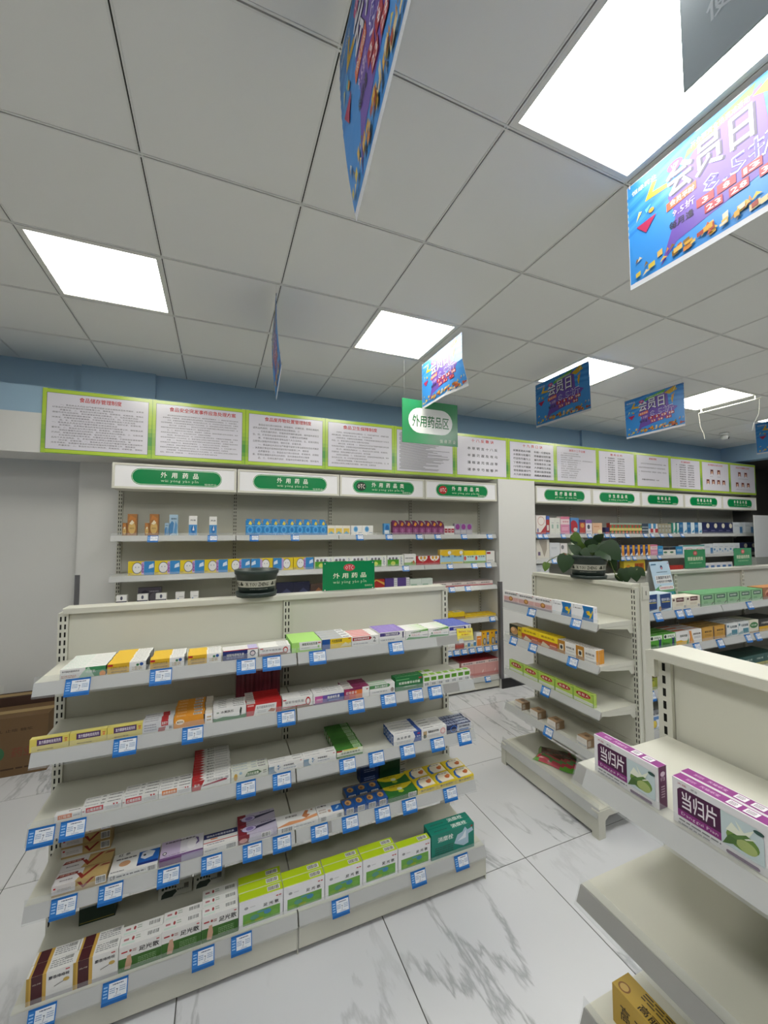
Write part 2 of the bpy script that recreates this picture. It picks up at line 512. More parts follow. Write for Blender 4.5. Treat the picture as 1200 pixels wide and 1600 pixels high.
def shelf_part(root, W, y0, y1, z, name='shelf', rail_gap=.004, steel='steel', lip=.022, bracket=True, insert=((0, 1),), rs=1.0):
    b = MB(); g = .003
    t = .003
    b.box(g, y0, z - t, W - g, y1, z)
    b.box(g, y0, z - .03, W - g, y0 + .002, z - t); b.box(g, y1 - .002, z - .02, W - g, y1, z - t)
    b.box(g, y0 + .002, z - .026, g + .002, y1 - .002, z - t); b.box(W - g - .002, y0 + .002, z - .026, W - g, y1 - .002, z - t)
    sh = b.build(name, M[steel], root)
    # price rail: slanted white strip behind clear plastic, clear lip standing above the deck
    b = MB()
    def slab(x0, x1, ya, za, yb, zb, th, mi):
        b.extr([(ya, za), (ya - th, za), (yb - th, zb), (yb, zb)], x0, x1, 'x', mi=mi)
    for (f0, f1) in insert:
        slab(g + f0 * (W - 2 * g), g + f1 * (W - 2 * g), y0 - .003, z + .001, y0 - .019, z - .040 * rs, .0012, 0)
    b.extr([(y0 - .001, z - .001), (y0 - .003, z - .001), (y0 - .0165, z - .040 * rs), (y0 - .001, z - .030 * rs)], g, W - g, 'x', mi=1)
    b.build('price_rail', [M['insert'], M['rail_grey']], sh)
    b = MB()
    b.extr([(y0 - .0015, z + lip), (y0 - .0028, z + lip), (y0 - .0058, z + .003), (y0 - .0235, z - .044 * rs), (y0 - .0195, z - .048 * rs), (y0 - .019, z - .0465 * rs), (y0 - .0215, z - .0435 * rs), (y0 - .0045, z + .003)], g, W - g, 'x')
    b.build('clear_lip', M['clear'], sh)
    if bracket:
        for x in (g + .001, W - g - .003):
            b = MB()
            b.extr([(y0 + .02, z - .027), (y0 + .06, z - .034), (y1 - .05, z - .05), (y1 - .03, z - .075), (y1 - .004, z - .075), (y1 - .004, z - .027)], x, x + .002, 'x')
            b.build('bracket', M[steel], sh)
    return sh

def bay(name, loc, rz, W, db, ysh, levels, height, label, cat, group, left=True, right=True, cap=True, base_z=.155, foot_ends=(False, False), steel='steel', panel_z=None, over=0.0, base_y=0.0, inserts=None, kick_name='kick_plate', rs=1.0, capf=.02, single=(False, False)):
    """one shelving bay; local x along the shelf, y into it"""
    r = thing(empty(name, loc, rz), label, cat, group)
    for fl, x, sg in ((left, 0.0, single[0]), (right, W, single[1])):
        key = (round(height, 3), sg)
        if key not in _up_cache: _up_cache[key] = upright_mesh(height - .02, single=sg)
        if fl:
            o = link('upright', _up_cache[key], r); o.location = (x, db - .012, 0)
    pz = panel_z or [base_z + .005, .44, .74, 1.04, height - .02]
    for z0, z1 in zip(pz, pz[1:]):
        b = MB(); b.box(.018, db, z0 + .001, W - .018, db + .016, z1 - .001)
        b.build('back_panel', M[steel], r)
    if cap:
        b = MB(); b.extr([(db - capf, height - .024), (db - capf, height - .002), (db - capf + .002, height), (db + .058, height), (db + .06, height - .002), (db + .06, height - .024)], -over if left else 0, W + (over if right else 0), 'x')
        b.build('top_cap', M[steel], r)
    for i, z in enumerate(levels):
        shelf_part(r, W, ysh, db - .012, z, steel=steel, insert=(inserts or {}).get(i, ((0, 1),)), rs=rs)
    # base: deck, kick plate, feet
    sh = shelf_part(r, W, base_y + .012, db - .012, base_z, 'base_deck', bracket=False, steel=steel, lip=.026)
    b = MB(); b.box(.004, base_y + .004, .022, W - .004, base_y + .010, base_z - .05); b.box(.004, base_y + .02, base_z - .06, W - .004, base_y + .024, base_z - .031)
    b.build(kick_name, M[steel], r)
    for x, e in ((0.0, foot_ends[0]), (W, foot_ends[1])):
        if e is None or (x > 0 and not right): continue
        b = MB()
        xa, xb = (x - .02, x + .02) if not e else ((x, x + .045) if x == 0 else (x - .045, x))
        if e:
            b.extr([(base_y, 0), (base_y + .05, 0), (base_y + .052, base_z - .065), (base_y + .08, base_z - .045), (db - .02, base_z - .045), (db - .02, base_z - .008), (base_y, base_z - .008)], xa, xb, 'x')
            b.box(xa, db - .02, 0, xb, db + .05, base_z - .008)
        else:
            b.box(x - .002, base_y + .006, .0, x + .002, db, base_z - .05)
        b.build('base_foot', M[steel], r)
    return r

PI2 = -math.pi / 2
bay('gondola_bay', (-.583, 1.677, 0), 0, .903, .368, .088, (1.155, .92, .67, .42), 1.366, 'white gondola bay at the front left under the dark green pot', 'shelf', 'left gondola bays', True, False)
bay('gondola_bay', (.320, 1.677, 0), 0, .903, .368, .088, (1.155, .92, .67, .42), 1.366, 'white gondola bay under the green acrylic OTC sign, by the aisle', 'shelf', 'left gondola bays', True, True, single=(False, True), inserts={0: ((0, .76), (.90, .93))  , 1: ((0, .80), (.90, 1)), 3: ((0, .07), (.17, 1))})
bay('gondola_bay', (1.94, 2.455, 0), PI2, .81, .345, .05, (1.155, .92, .67, .42), 1.365, 'white end gondola carrying the potted trailing plant', 'shelf', None, True, True, foot_ends=(True, True), single=(True, False))
for i in range(3):
    bay('gondola_bay', (2.405 + .9 * i, 1.655, 0), 0, .9, .39, .088, (1.155, .92, .67, .42), 1.372, ('white gondola bay behind the end gondola, with the standing calendar', 'white gondola bay under the nearer of two green acrylic signs', 'white gondola bay under the farther of two green acrylic signs')[i], 'shelf', 'far gondola bays', True, i == 2, steel='steel_grey')
bay('gondola_bay', (.735, .70, 0), PI2, .9, .35, .028, (1.15, .888, .63), 1.371, 'white gondola nearest the viewer holding large purple and white cartons', 'shelf', None, True, True, over=.0, capf=.05, foot_ends=(True, True), panel_z=[.16, .6, .87, 1.36], single=(True, True), inserts={0: ((.03, 1),), 1: (), 2: ()}, rs=.82)
# end piece hooked on the near gondola's upright
for k in range(1):
    b = MB(); b.extr([(.70 + .002, 1.30), (.70 + .022, 1.305), (.70 + .024, 1.363), (.70 + .002, 1.370)], 1.04, 1.056, 'x')
    b.build('end_clip', M['steel'], None)
    thing(bpy.data.objects['end_clip'], 'small white metal clip at the end of the near gondola top', 'clip')
# end plate of the plant gondola
b = MB(); b.box(2.306, 1.620, 0, 2.378, 1.626, 1.372); b.box(2.318, 1.6155, 1.275, 2.376, 1.6199, 1.35, mi=0); b.box(2.343, 1.6145, 1.30, 2.347, 1.6156, 1.325, mi=1)
thing(b.build('end_plate', [M['steel'], M['groove_and_slot']]), 'tall narrow white end plate closing the potted plant gondola', 'panel')

def header_box(root, W, text, pin, otc=None, sub='恒缘药业'):
    b = MB()
    z0, z1, yf = 2.02, 2.218, -.012
    b.box(.004, yf + .006, z0, W - .004, .2, z1, 0xd4d3c8)
    for (x0, za, x1, zb) in ((.004, z0, W - .004, z0 + .016), (.004, z1 - .016, W - .004, z1), (.004, z0 + .016, .02, z1 - .016), (W - .02, z0 + .016, W - .004, z1 - .016)):
        b.box(x0, yf, za, x1, yf + .0062, zb, 0xd0cfc4)
    h = b.build('header_box', M['matte'], root)
    b = MB()
    X0, X1, Z0, Z1 = .021, W - .021, z0 + .017, z1 - .017
    asp = (X1 - X0) / (Z1 - Z0)
    fn = lambda u, v, k: (X0 + u * (X1 - X0), yf + .005 - k, Z0 + v * (Z1 - Z0))
    ops = [('r', 0, 0, 1, 1, 0xe9e9ec), ('p', pill(.125, .10, .885, .9, asp), 0x0d8a4c), ('p', pill(.130, .13, .880, .87, asp), 0xd9ead9), ('p', pill(.1335, .15, .8765, .85, asp), 0x0f8047)]
    cu = .52 if not otc else .55
    if otc:
        ops += [('e', .225, .5, .058, .26, otc), ('x', .182, .268, .5, .25, 'OTC', 0xe8dcd2, True)]
    hw = .032 * len(text) * 1.25
    ops += [('x', cu - hw, cu + hw, .62, .27, '  '.join(text), 0xeef5ea, True), ('x', cu - hw, cu + hw, .33, .17, pin, 0xc7e3c4), ('x', .73, .84, .22, .1, sub, 0xcfe6cc)]
    decal(b, ops, fn, .0003)
    b.build('sign_panel', M['gloss'], h)
W1 = [('外用药品', 'wài yòng yào pǐn', None), ('外用药品', 'wài yòng yào pǐn', None), ('外用药品类', 'wài yòng yào pǐn lèi', 0x1d3b2c), ('外用药品类', 'wài yòng yào pǐn lèi', 0xb02a30)]
W2 = [('医疗器械类', 'yī liáo qì xiè lèi', None), ('计生用品类', 'jì shēng yòng pǐn lèi', None), ('保健品类', 'bǎo jiàn pǐn lèi', None), ('保健品内服', 'bǎo jiàn pǐn nèi fú', None), ('食健品内服', 'shí jiàn pǐn nèi fú', None)]
wl = [.155, .454]
PZ = [.16, .45, .75, 1.05, 1.35, 1.65, 1.93, 2.15]
for i, (t, p, otc) in enumerate(W1):
    r = bay('wall_shelf_bay', (-.765 + .9 * i, 3.60, 0), 0, .9, .33, .022, (1.655, 1.345, 1.104, .761, .452), 2.16, 'white wall shelving bay under the %s header sign' % ('plain green leftmost', 'plain green second', 'black oval OTC', 'red oval OTC')[i], 'shelf', 'left wall shelving bays', True, i == 3, cap=False, base_z=.14, panel_z=PZ)
    header_box(r, .9, t, p, otc)
for i, (t, p, otc) in enumerate(W2):
    r = bay('wall_shelf_bay', (3.385 + .9 * i, 3.60, 0), 0, .9, .33, .022, (1.655, 1.36, 1.1, .761, .452), 2.16, 'grey-backed wall shelving bay under the %s header sign' % ('first of five', 'second of five', 'middle of five', 'fourth of five', 'last of five')[i], 'shelf', 'right wall shelving bays', True, i == 4, cap=False, base_z=.14, panel_z=PZ, steel='steel_grey')
    header_box(r, .9, t, p, otc)

# ------------------------------------------------------------------ cartons
Wh, K, RED, GRN, BLU, NAVY, YEL, ORG, PUR, MAR, GLD, GRY, TEAL = 0xe4e3e0, 0x2b2b30, 0xb5252c, 0x2f7d3c, 0x1f5fa8, 0x22306e, 0xe6bd24, 0xe08a2a, 0x6a4a98, 0x6d2230, 0xc9a24a, 0xa9abae, 0x17897a
def fr(a, b, c, d, col): return ('r', a, b, c, d, col)
BARS = [('l', .05, .55, .6, .9, 2, GRY), ('b', .7, .3, .92, .7)]
ART = {
 'A1': dict(c=Wh, F=[fr(.55, 0, 1, 1, 0x3f8a5a), ('p', [(.4, 0), (.75, 0), (.62, 1), (.5, .6)], 0xa9c9b0), ('e', .93, .2, .07, .3, ORG), ('x', .04, .42, .75, .2, '复方醋酸地塞米松乳膏', K), ('x', .55, .78, .55, .3, '皮康乳', Wh), ('l', .03, .1, .35, .4, 2, 0xb9806a)], T=[('l', .02, .4, .5, .75, 1, 0x9fd3b8), fr(0, 0, 1, .1, 0xd2dcd6)], R=[fr(0, 0, 1, 1, 0x2b2d3a)]),
 'A2': dict(c=Wh, F=[fr(0, 0, .56, 1, 0xd3a92a), ('x', .08, .5, .55, .3, '盐酸特比萘芬乳膏', 0x6b5216), fr(.01, .75, .14, .95, RED), ('e', .88, .72, .05, .17, 0x31569a), ('e', .78, .68, .04, .13, 0x3a7a52), ('x', .63, .9, .35, .4, '2盒装', 0xb99a4a), ('l', .1, .1, .5, .3, 1, 0x8d7424)], T=[fr(0, 0, .56, 1, 0xe3b92c), ('l', .6, .3, .95, .7, 1, 0x7a7668)], L=[fr(0, 0, 1, 1, 0x343542)], R=[fr(0, 0, 1, 1, 0x343542)]),
 'A5': dict(c=Wh, F=[fr(0, 0, .7, 1, NAVY), ('p', [(.68, .5), (.84, .95), (1, 1), (1, 0), (.84, .05)], Wh), fr(0, .92, 1, 1, RED), ('e', .85, .5, .085, .3, 0x3b3f5a), ('e', .85, .5, .06, .2, 0xd9c9cc), ('x', .1, .6, .52, .28, '硝酸咪康唑乳膏', Wh), ('l', .1, .12, .6, .35, 2, 0x8f97c0)], T=[fr(.72, 0, 1, 1, 0xb9b2d8), ('l', .05, .3, .6, .6, 1, 0xc9c9d0)]),
 'A6': dict(c=Wh, F=[('e', .84, .5, .085, .38, RED), ('e', .84, .5, .055, .24, Wh), ('p', [(0, .12), (.75, .3), (.92, .1), (1, .12), (1, 0), (0, 0)], 0x8a6f5a), fr(0, .2, .76, .27, RED), ('x', .08, .7, .62, .24, '联苯苄唑乳膏', 0x7a7a80), fr(.02, .8, .12, .9, RED)], T=[('l', .6, .2, .95, .8, 2, 0x7d7d82)]),
 'A7': dict(c=0xa6d673, F=[('p', [(.27, .2), (1, .2), (1, 1), (.24, 1)], Wh), ('x', .34, .86, .75, .26, '糠酸莫米松乳膏', 0x4a5a44, True), fr(.88, .75, .97, .85, RED), ('e', .9, .42, .035, .12, 0x8fc765), ('l', .32, .3, .6, .45, 1, 0x8aa884)], T=[], L=[fr(0, 0, 1, 1, 0x7fc04a)]),
 'A8': dict(c=GRY, F=[fr(0, 0, .27, 1, 0x1d4f94), fr(.27, 0, 1, 1, 0xe2c120), ('x', .32, .68, .75, .3, '丹皮酚软膏', 0x3b3a2a, True), ('p', [(.6, .1), (.8, .55), (.9, .3), (1, .5), (1, .1)], 0xd8cf9a), fr(.9, .85, .98, .95, RED)], T=[fr(.72, 0, 1, 1, 0xd9dadb), ('l', .75, .2, .96, .8, 1, K)]),
 'A9': dict(c=Wh, F=[('p', [(.03, .55), (.68, .55), (.74, .73), (.68, .92), (.03, .92)], 0xa12a32), ('x', .08, .64, .735, .24, '曲安奈德益康唑乳膏', Wh, True), ('x', .78, .9, .55, .55, '2', 0x4a4a4e, True), ('l', .05, .1, .6, .35, 1, GRY)], T=[fr(.05, .15, .72, .85, 0xcf6b6e)]),
 'A10': dict(c=Wh, F=[('p', [(.03, .6), (.74, .6), (.8, .76), (.74, .92), (.03, .92)], 0x4b3f7e), ('x', .2, .72, .76, .24, '丁酸氢化可的松乳膏', Wh, True), ('x', .87, .95, .6, .6, '1', 0x3a3a62, True), ('l', .05, .1, .6, .4, 1, GRY)], T=[fr(0, .06, 1, 1, 0x7d62b8), ('l', .1, .3, .9, .7, 1, 0xb5a5da)]),
 'A11': dict(c=Wh, F=[('p', [(.25, .78), (1, 1), (1, .8)], 0x64a648), ('p', [(0, 0), (.12, .28), (1, .12), (1, 0)], 0x63a06a), ('x', .22, .68, .72, .16, '克霉唑乳膏', 0x6a6d6a), ('x', .25, .62, .45, .18, '除湿止痒', 0xd8767a), ('e', .17, .45, .035, .1, GRN), ('l', .75, .3, .95, .5, 1, GRY)], T=[('p', [(.3, 0), (1, .6), (1, 0)], 0xa9cf86)]),
 'A13': dict(c=Wh, F=[('p', [(.02, .5), (.72, .5), (.8, .7), (.72, .9), (.02, .9)], 0x2c2f8c), ('x', .2, .68, .7, .25, '盐酸萘替芬乳膏', Wh, True), ('l', .05, .1, .6, .35, 1, GRY), ('l', .86, .3, .97, .9, 4, 0x4a4a70)], T=[fr(0, .05, 1, 1, 0x2f45a8), ('l', .1, .3, .9, .7, 1, 0x93a2dc)], L=[('x', .2, .8, .5, .5, '膏', 0x555560)]),
 'B1': dict(c=0xd9c961, F=[fr(.18, .45, .83, .92, 0x4a2a5e), ('x', .23, .79, .685, .28, '复方酮康唑发用洗剂', 0xe9dfe8, True), fr(.88, .72, .96, .78, RED), fr(.89, .5, .95, .68, 0xd88a52), ('l', .2, .06, .6, .22, 1, 0x8d7f38)], T=[fr(0, 0, 1, 1, 0xded27a)]),
 'B4': dict(c=0xcfcfd2, F=[fr(.6, .45, .83, 1, 0xb82a30), ('p', [(.5, 0), (.72, 0), (.76, .4), (.52, .35)], 0xa84a4a), ('x', .62, .81, .72, .3, '肤疾宁', Wh, True), ('l', .05, .15, .45, .85, 3, 0x9a9aa4), ('b', .86, .1, .97, .4)], T=[fr(.6, 0, .83, 1, 0xb02d32), ('l', .05, .3, .5, .7, 1, 0x6e6e74)]),
 'B5': dict(c=0xe0952c, F=[('e', .16, .55, .11, .25, 0xefdcc0), ('x', .08, .24, .55, .2, '复方片', 0x3a3020, True), fr(.8, 0, 1, 1, Wh), ('p', [(.76, 1), (.8, 1), (.8, 0), (.77, .4)], 0x33302c), ('l', .85, .2, .96, .8, 2, 0xc0a070)], T=[fr(.8, 0, 1, 1, 0xe2dccf), ('l', .06, .2, .3, .8, 2, 0xf0c896), ('b', .5, .25, .7, .75), fr(.78, 0, .8, 1, 0x33302c)]),
 'B6': dict(c=Wh, F=[('p', [(0, 0), (1, 0), (1, .3), (.7, .22), (.3, .3), (.1, .22), (0, .28)], 0x447a4c), ('x', .22, .62, .68, .2, '冰黄肤乐', 0x4a4a4a, True), ('p', [(.8, .2), (.85, .2), (.87, .8), (.83, .9), (.8, .6)], 0x2d3a30), fr(.1, .62, .17, .72, 0x8a9a8a)], T=[('l', .15, .25, .4, .8, 1, K), ('l', .6, .25, .95, .8, 1, K)]),
 'B7': dict(c=0xb82c2c, F=[('p', [(.2, 0), (.83, 0), (.86, .85), (.26, .85)], Wh), ('x', .28, .8, .62, .24, '复方醋酸氟轻松酊', 0x6a6a70), fr(.02, .78, .2, .92, 0xd8a09a), ('p', [(.6, .18), (.78, .1), (.84, .3), (.7, .42)], 0xb06a4a), ('l', .3, .15, .55, .4, 2, GRY)], T=[fr(0, 0, .24, 1, 0xd9d2cc), ('l', .02, .3, .22, .7, 1, K)]),
 'B9': dict(c=Wh, F=[fr(.05, 0, 1, .72, 0xc0589a), fr(.3, 0, 1, .72, 0x6a4fa0), fr(.45, 0, 1, .72, 0x2c3f8e), fr(0, .0, 1, .14, 0x7d5b8a), ('x', .45, .86, .5, .26, '酮康唑乳膏', Wh, True), ('l', .1, .25, .3, .6, 1, 0xe9b9d2), ('l', .5, .15, .85, .3, 1, 0x8b94c8)], T=[('l', .1, .3, .95, .7, 1, 0x7d7d84)]),
 'B10': dict(c=0x7d2550, F=[fr(0, 0, .2, 1, 0xa0305c), fr(.2, 0, .5, .8, 0xc8503c), fr(.45, 0, .72, .8, 0xd8743a), fr(.72, 0, 1, 1, Wh), ('x', .06, .5, .6, .26, '红色诺卡', Wh, True), fr(.88, .7, .95, .8, RED)], T=[fr(0, 0, .35, 1, 0xd5cfca), ('l', .03, .3, .32, .7, 1, K)]),
 'B11': dict(c=Wh, F=[('p', [(0, .62), (0, .95), (.75, .95), (.83, .78), (.75, .62)], 0x4f8a54), ('x', .2, .72, .78, .22, '复方土槿皮酊', Wh, True), ('e', .9, .3, .07, .22, 0x8a7a6a), ('l', .1, .15, .7, .4, 1, GRY)], T=[fr(0, .2, .7, .8, 0xa9c9a6)]),
 'B12': dict(c=0x1f6b38, F=[('x', .12, .9, .55, .2, '蛇黄软膏草本抑菌', 0xdfe9d8, True), ('l', .3, .2, .75, .32, 1, 0x9cc4a0), fr(.03, .8, .5, .86, 0x6fae74), fr(.85, .75, .96, .85, RED)], T=[('l', .1, .4, .9, .6, 1, 0xa9cfa9)]),
 'B13': dict(c=Wh, F=[fr(.12, .5, .9, .86, 0x5f9a2a), ('x', .18, .84, .7, .12, '滴眼液', 0x2f5a1a), ('b', .2, .1, .8, .32)], T=[fr(0, 0, 1, 1, 0xd5d9c8), fr(.15, .15, .85, .85, 0x8aba3a)]),
 'B14': dict(c=0x6a2630, F=[fr(.3, 0, .34, 1, 0x8a4a52), fr(.72, 0, .75, 1, 0x94565c), fr(.1, .02, .9, .12, 0xa98a8a)], T=[fr(0, 0, 1, 1, 0x7a3a42)]),
 'C1': dict(c=Wh, F=[fr(.12, .25, .65, .85, 0xd9733a), ('x', .16, .6, .55, .4, '红霉素', 0xf0d8c4), ('l', .7, .3, .95, .7, 1, GRY)], T=[('l', .5, .3, .95, .7, 1, K)]),
 'C2': dict(c=Wh, F=[fr(.1, .32, .53, .92, 0xc0303a), ('x', .13, .5, .62, .36, '红霉素眼膏', Wh, True), fr(.02, .5, .06, .62, RED), ('e', .8, .78, .025, .1, RED), ('e', .88, .78, .025, .1, RED), ('l', .6, .2, .95, .6, 3, 0xb5b5ba)], T=[('l', .05, .3, .4, .8, 1, 0x9a9a9e), ('b', .45, .25, .55, .7), ('l', .62, .25, .96, .75, 1, K)]),
 'C4': dict(c=Wh, F=[fr(.1, .35, .55, .92, 0xd8752e), ('x', .13, .52, .64, .32, '金霉素眼膏', 0xf6e2cc, True), ('e', .82, .78, .02, .1, RED), ('e', .89, .78, .02, .1, RED), ('l', .6, .2, .95, .6, 3, 0xb5b5ba)], T=[('l', .05, .3, .4, .8, 1, 0x9a9a9e), ('b', .45, .25, .55, .7), ('l', .62, .25, .96, .75, 1, K)]),
 'C5': dict(c=Wh, F=[('p', [(0, 0), (.22, 0), (.24, .35), (.32, 1), (0, 1)], 0xb02a2c), ('p', [(.24, .3), (.9, .55), (.92, .8), (.3, .45)], 0x9a3a4a), ('x', .05, .2, .55, .3, '复方', Wh, True), ('x', .38, .8, .82, .2, '莫匹罗星软膏', 0x77777c), fr(.86, .7, .94, .95, 0xb0b0b4)], T=[('p', [(0, 0), (.18, 0), (.3, .5), (.18, 1), (0, 1)], 0xb02c2e), ('b', .36, .25, .55, .75), ('l', .6, .3, .95, .7, 1, GRY)]),
 'C6': dict(c=0xd5d8cc, F=[('e', .12, .45, .05, .35, GLD), ('p', [(.36, .3), (.44, .75), (.72, .78), (.82, .5), (.72, .3)], 0x4a6a44), ('x', .42, .74, .53, .28, '京万红软膏', 0xe0e6d4, True), ('e', .25, .75, .04, .14, 0x9ab6c8), ('l', .86, .3, .96, .7, 2, 0x7a7a6a)], T=[('l', .05, .25, .45, .8, 1, 0x9aa8b4), ('l', .55, .25, .68, .8, 1, 0x9aa8b4), ('b', .72, .25, .95, .75)]),
 'C7': dict(c=Wh, F=[fr(0, .0, .22, .75, 0x7c97ac), ('e', .24, .5, .09, .42, Wh), ('e', .27, .68, .025, .1, 0x4f7fa8), ('p', [(.2, .3), (.25, .42), (.27, .2), (.29, .42), (.35, .6), (.27, .5)], 0x4f7fa8), ('x', .42, .72, .62, .2, '甲硝唑凝胶', 0x3f3f48, True), fr(.9, .82, .95, .9, RED), ('l', .42, .2, .8, .4, 1, 0x9aa4b2)], T=[('l', .05, .3, .5, .7, 1, GRY), ('l', .7, .3, .95, .7, 1, K)]),
 'C9': dict(c=0x3f7a2e, F=[fr(0, .25, 1, 1, 0xd9dfc9), ('x', .15, .9, .55, .26, '皮肤康洗液草本', 0x3a4a30, True), fr(0, .8, .2, 1, RED), fr(.25, .82, .8, 1, 0xd9cf6a), ('l', .1, .05, .8, .2, 1, 0x9cc08a)], T=[('p', [(.66, .1), (.94, .1), (.94, .9), (.66, .9)], 0xa9c79a), ('l', .68, .2, .92, .8, 2, 0x4a6a44), fr(0, .9, .66, 1, 0x2f5f24)], L=[fr(.1, .1, .5, .9, 0xc9d6bc)]),
 'C10': dict(c=Wh, F=[fr(.78, 0, 1, 1, 0x2b4f9c), ('p', [(.7, 1), (.78, .5), (.7, 0), (.8, 0), (.8, 1)], 0x2b4f9c), ('x', .12, .6, .62, .22, '曲 安 奈 德', 0x5a6068, True), fr(.86, .7, .95, .8, RED), ('l', .1, .12, .6, .35, 2, 0xb9bcc4), ('x', .82, .97, .5, .14, '软膏', Wh)], T=[fr(.86, 0, 1, 1, 0x2b4f9c), ('l', .1, .35, .6, .65, 1, 0x8a8d94), ('l', .6, .1, .85, .4, 1, NAVY)], L=[fr(0, 0, 1, 1, 0x1f56a4), ('e', .5, .5, .3, .3, 0xd6e2f2), ('e', .5, .5, .2, .2, 0x1f56a4)]),
 'C11': dict(c=Wh, F=[('e', .85, .5, .11, .33, 0xdca6a4), ('e', .85, .5, .07, .2, 0xecd6d2), fr(.06, .15, .2, .8, 0xb9a07a), ('e', .12, .3, .05, .2, 0x3b4a3a), ('x', .25, .68, .68, .22, '醋酸曲安奈德', 0x33333a, True), ('l', .25, .15, .65, .4, 2, 0xc9c4c0)], T=[('l', .1, .3, .5, .7, 1, K), ('l', .6, .3, .9, .6, 1, GRY)]),
 'C12': dict(c=0x1d2a55, F=[fr(.42, .1, 1, .95, 0xb9bec8), ('e', .28, .5, .14, .42, 0x2a62b8), ('e', .28, .5, .11, .33, 0x1d2a55), ('x', .5, .94, .65, .25, '复方萘酮乳膏', 0x5c616c, True), fr(.5, .15, .9, .35, 0x4f7ab8)], T=[('l', .05, .1, .95, .95, 2, 0xb9c4da), fr(.55, .5, .95, .95, 0xb5bccb)]),
 'D1': dict(c=0xa98f60, F=[fr(0, .2, .42, 1, 0xcfcac8), ('p', [(.42, .2), (.5, 1), (1, 1), (1, .2)], 0xb79c66), ('p', [(.45, .85), (.56, .2), (.78, 1.0), (.72, 1.0), (.565, .45), (.52, .85)], 0x7d2420), ('b', .8, .25, .97, .85), fr(.03, .7, .07, .85, RED), ('l', .1, .4, .35, .7, 2, 0xa9a4a4)], T=[fr(0, 0, .5, 1, 0xd3cfcf), ('p', [(.4, 0), (.55, .8), (1, .9), (1, 0)], 0xb79c66), ('p', [(.38, .62), (.52, .08), (.8, .92), (.72, .92), (.53, .35), (.46, .62)], 0x8a2a22), ('p', [(.0, .55), (.4, .62), (.4, .8), (.05, .8)], 0x7a2a2a), ('x', .06, .36, .7, .12, '痔疮栓', 0xd9b0a0, True), ('p', [(.8, .7), (1, .72), (1, .85), (.86, .85)], 0x8a4a3a), ('l', .1, .2, .35, .4, 1, 0x8a8488)]),
 'D2': dict(c=Wh, F=[('x', .03, .14, .5, .7, '红参', K, True), ('l', .16, .25, .75, .75, 1, 0x77777c), ('b', .8, .15, .96, .85)], T=[fr(.55, .12, 1, .82, 0x1f5fb0), ('p', [(.62, .75), (.75, .82), (.9, .7), (.86, .45), (.7, .38), (.6, .5)], 0xd8dde6), ('e', .68, .6, .03, .05, K), fr(.55, .12, 1, .24, 0x1a2f78), ('x', .1, .35, .9, .14, '红 参', K, True), ('l', .08, .62, .5, .75, 1, 0x5c5c60), ('e', .28, .42, .12, .14, 0xc99a74), ('l', .03, .05, .3, .14, 1, 0x77777c)]),
 'D3': dict(c=0xcfc6d4, F=[fr(0, 0, .5, 1, 0x6a3f74), fr(.5, 0, 1, 1, 0x9a90ac)], T=[fr(0, 0, .45, 1, 0xc2b2cf), fr(.45, 0, 1, 1, 0xd8d5dc), fr(0, 0, 1, .08, 0x77528a), ('x', .08, .8, .88, .09, '乳酸菌阴道胶囊散装', 0x3a3040, True), ('e', .1, .3, .05, .09, 0x3a3a44), ('e', .1, .3, .03, .05, Wh), ('p', [(.8, .35), (.9, .5), (.88, .8), (.8, .85), (.86, .6)], 0x6a5a8a), ('e', .72, .5, .11, .3, 0xe3e0e4), ('l', .1, .1, .6, .18, 1, 0x9a90a4)]),
 'D4': dict(c=Wh, F=[('l', .05, .3, .4, .7, 1, GRY), ('b', .66, .1, .93, .75)], T=[fr(0, .62, 1, 1, 0x22285c), ('x', .08, .9, .8, .16, '硝呋太尔制霉素软胶囊', 0xdfe0ea, True), fr(0, .3, 1, .36, 0xb5352f), fr(.2, .5, .4, .58, 0xd8753a), ('l', .1, .1, .6, .25, 1, 0x9a9aa4)]),
 'D5': dict(c=0xb9b2c6, F=[fr(0, 0, .28, 1, 0x7d2430), ('e', .13, .4, .1, .25, 0xcf8a86), ('p', [(.25, .1), (.9, .3), (.88, .9), (.3, .9)], 0xc9c4d2), ('b', .6, .25, .82, .7)], T=[fr(0, 0, .22, 1, 0x7d2430), ('e', .28, .5, .2, .3, 0x3a2f5a), ('e', .28, .5, .18, .27, 0xc2b8d8), ('e', .3, .5, .1, .18, 0x8a7ab4), ('p', [(.46, .35), (1, .62), (1, .74), (.48, .6)], 0x2c2a48), ('x', .06, .16, .62, .12, '保妇', 0xe6c8c0, True), ('l', .6, .75, .9, .9, 1, 0x77708a)]),
 'D6': dict(c=Wh, F=[('b', .1, .1, .35, .75), ('l', .4, .3, .9, .7, 1, GRY)], T=[('p', [(0, .05), (.3, .32), (.6, .25), (1, .45), (1, .2), (.6, .05), (0, 0)], 0xd9986a), ('p', [(.62, .5), (.74, .95), (.82, .9), (.76, .6), (.84, .5), (.72, .28)], 0xb9764a), ('x', .22, .52, .72, .16, '舒康凝胶', 0x5a5048, True), ('e', .9, .88, .03, .05, 0x8a5a3a)]),
 'D7': dict(c=Wh, F=[('b', .08, .1, .28, .8), ('b', .72, .1, .92, .8)], T=[fr(.58, .15, 1, .72, 0x2468b8), ('p', [(.7, .35), (.84, .6), (.9, .55), (.78, .32)], 0xa9cdea), ('x', .06, .42, .85, .14, '红霉栓', 0x33333a, True), ('e', .46, .3, .06, .12, 0xc99a84), ('l', .06, .2, .35, .6, 2, 0xb9a9a0)]),
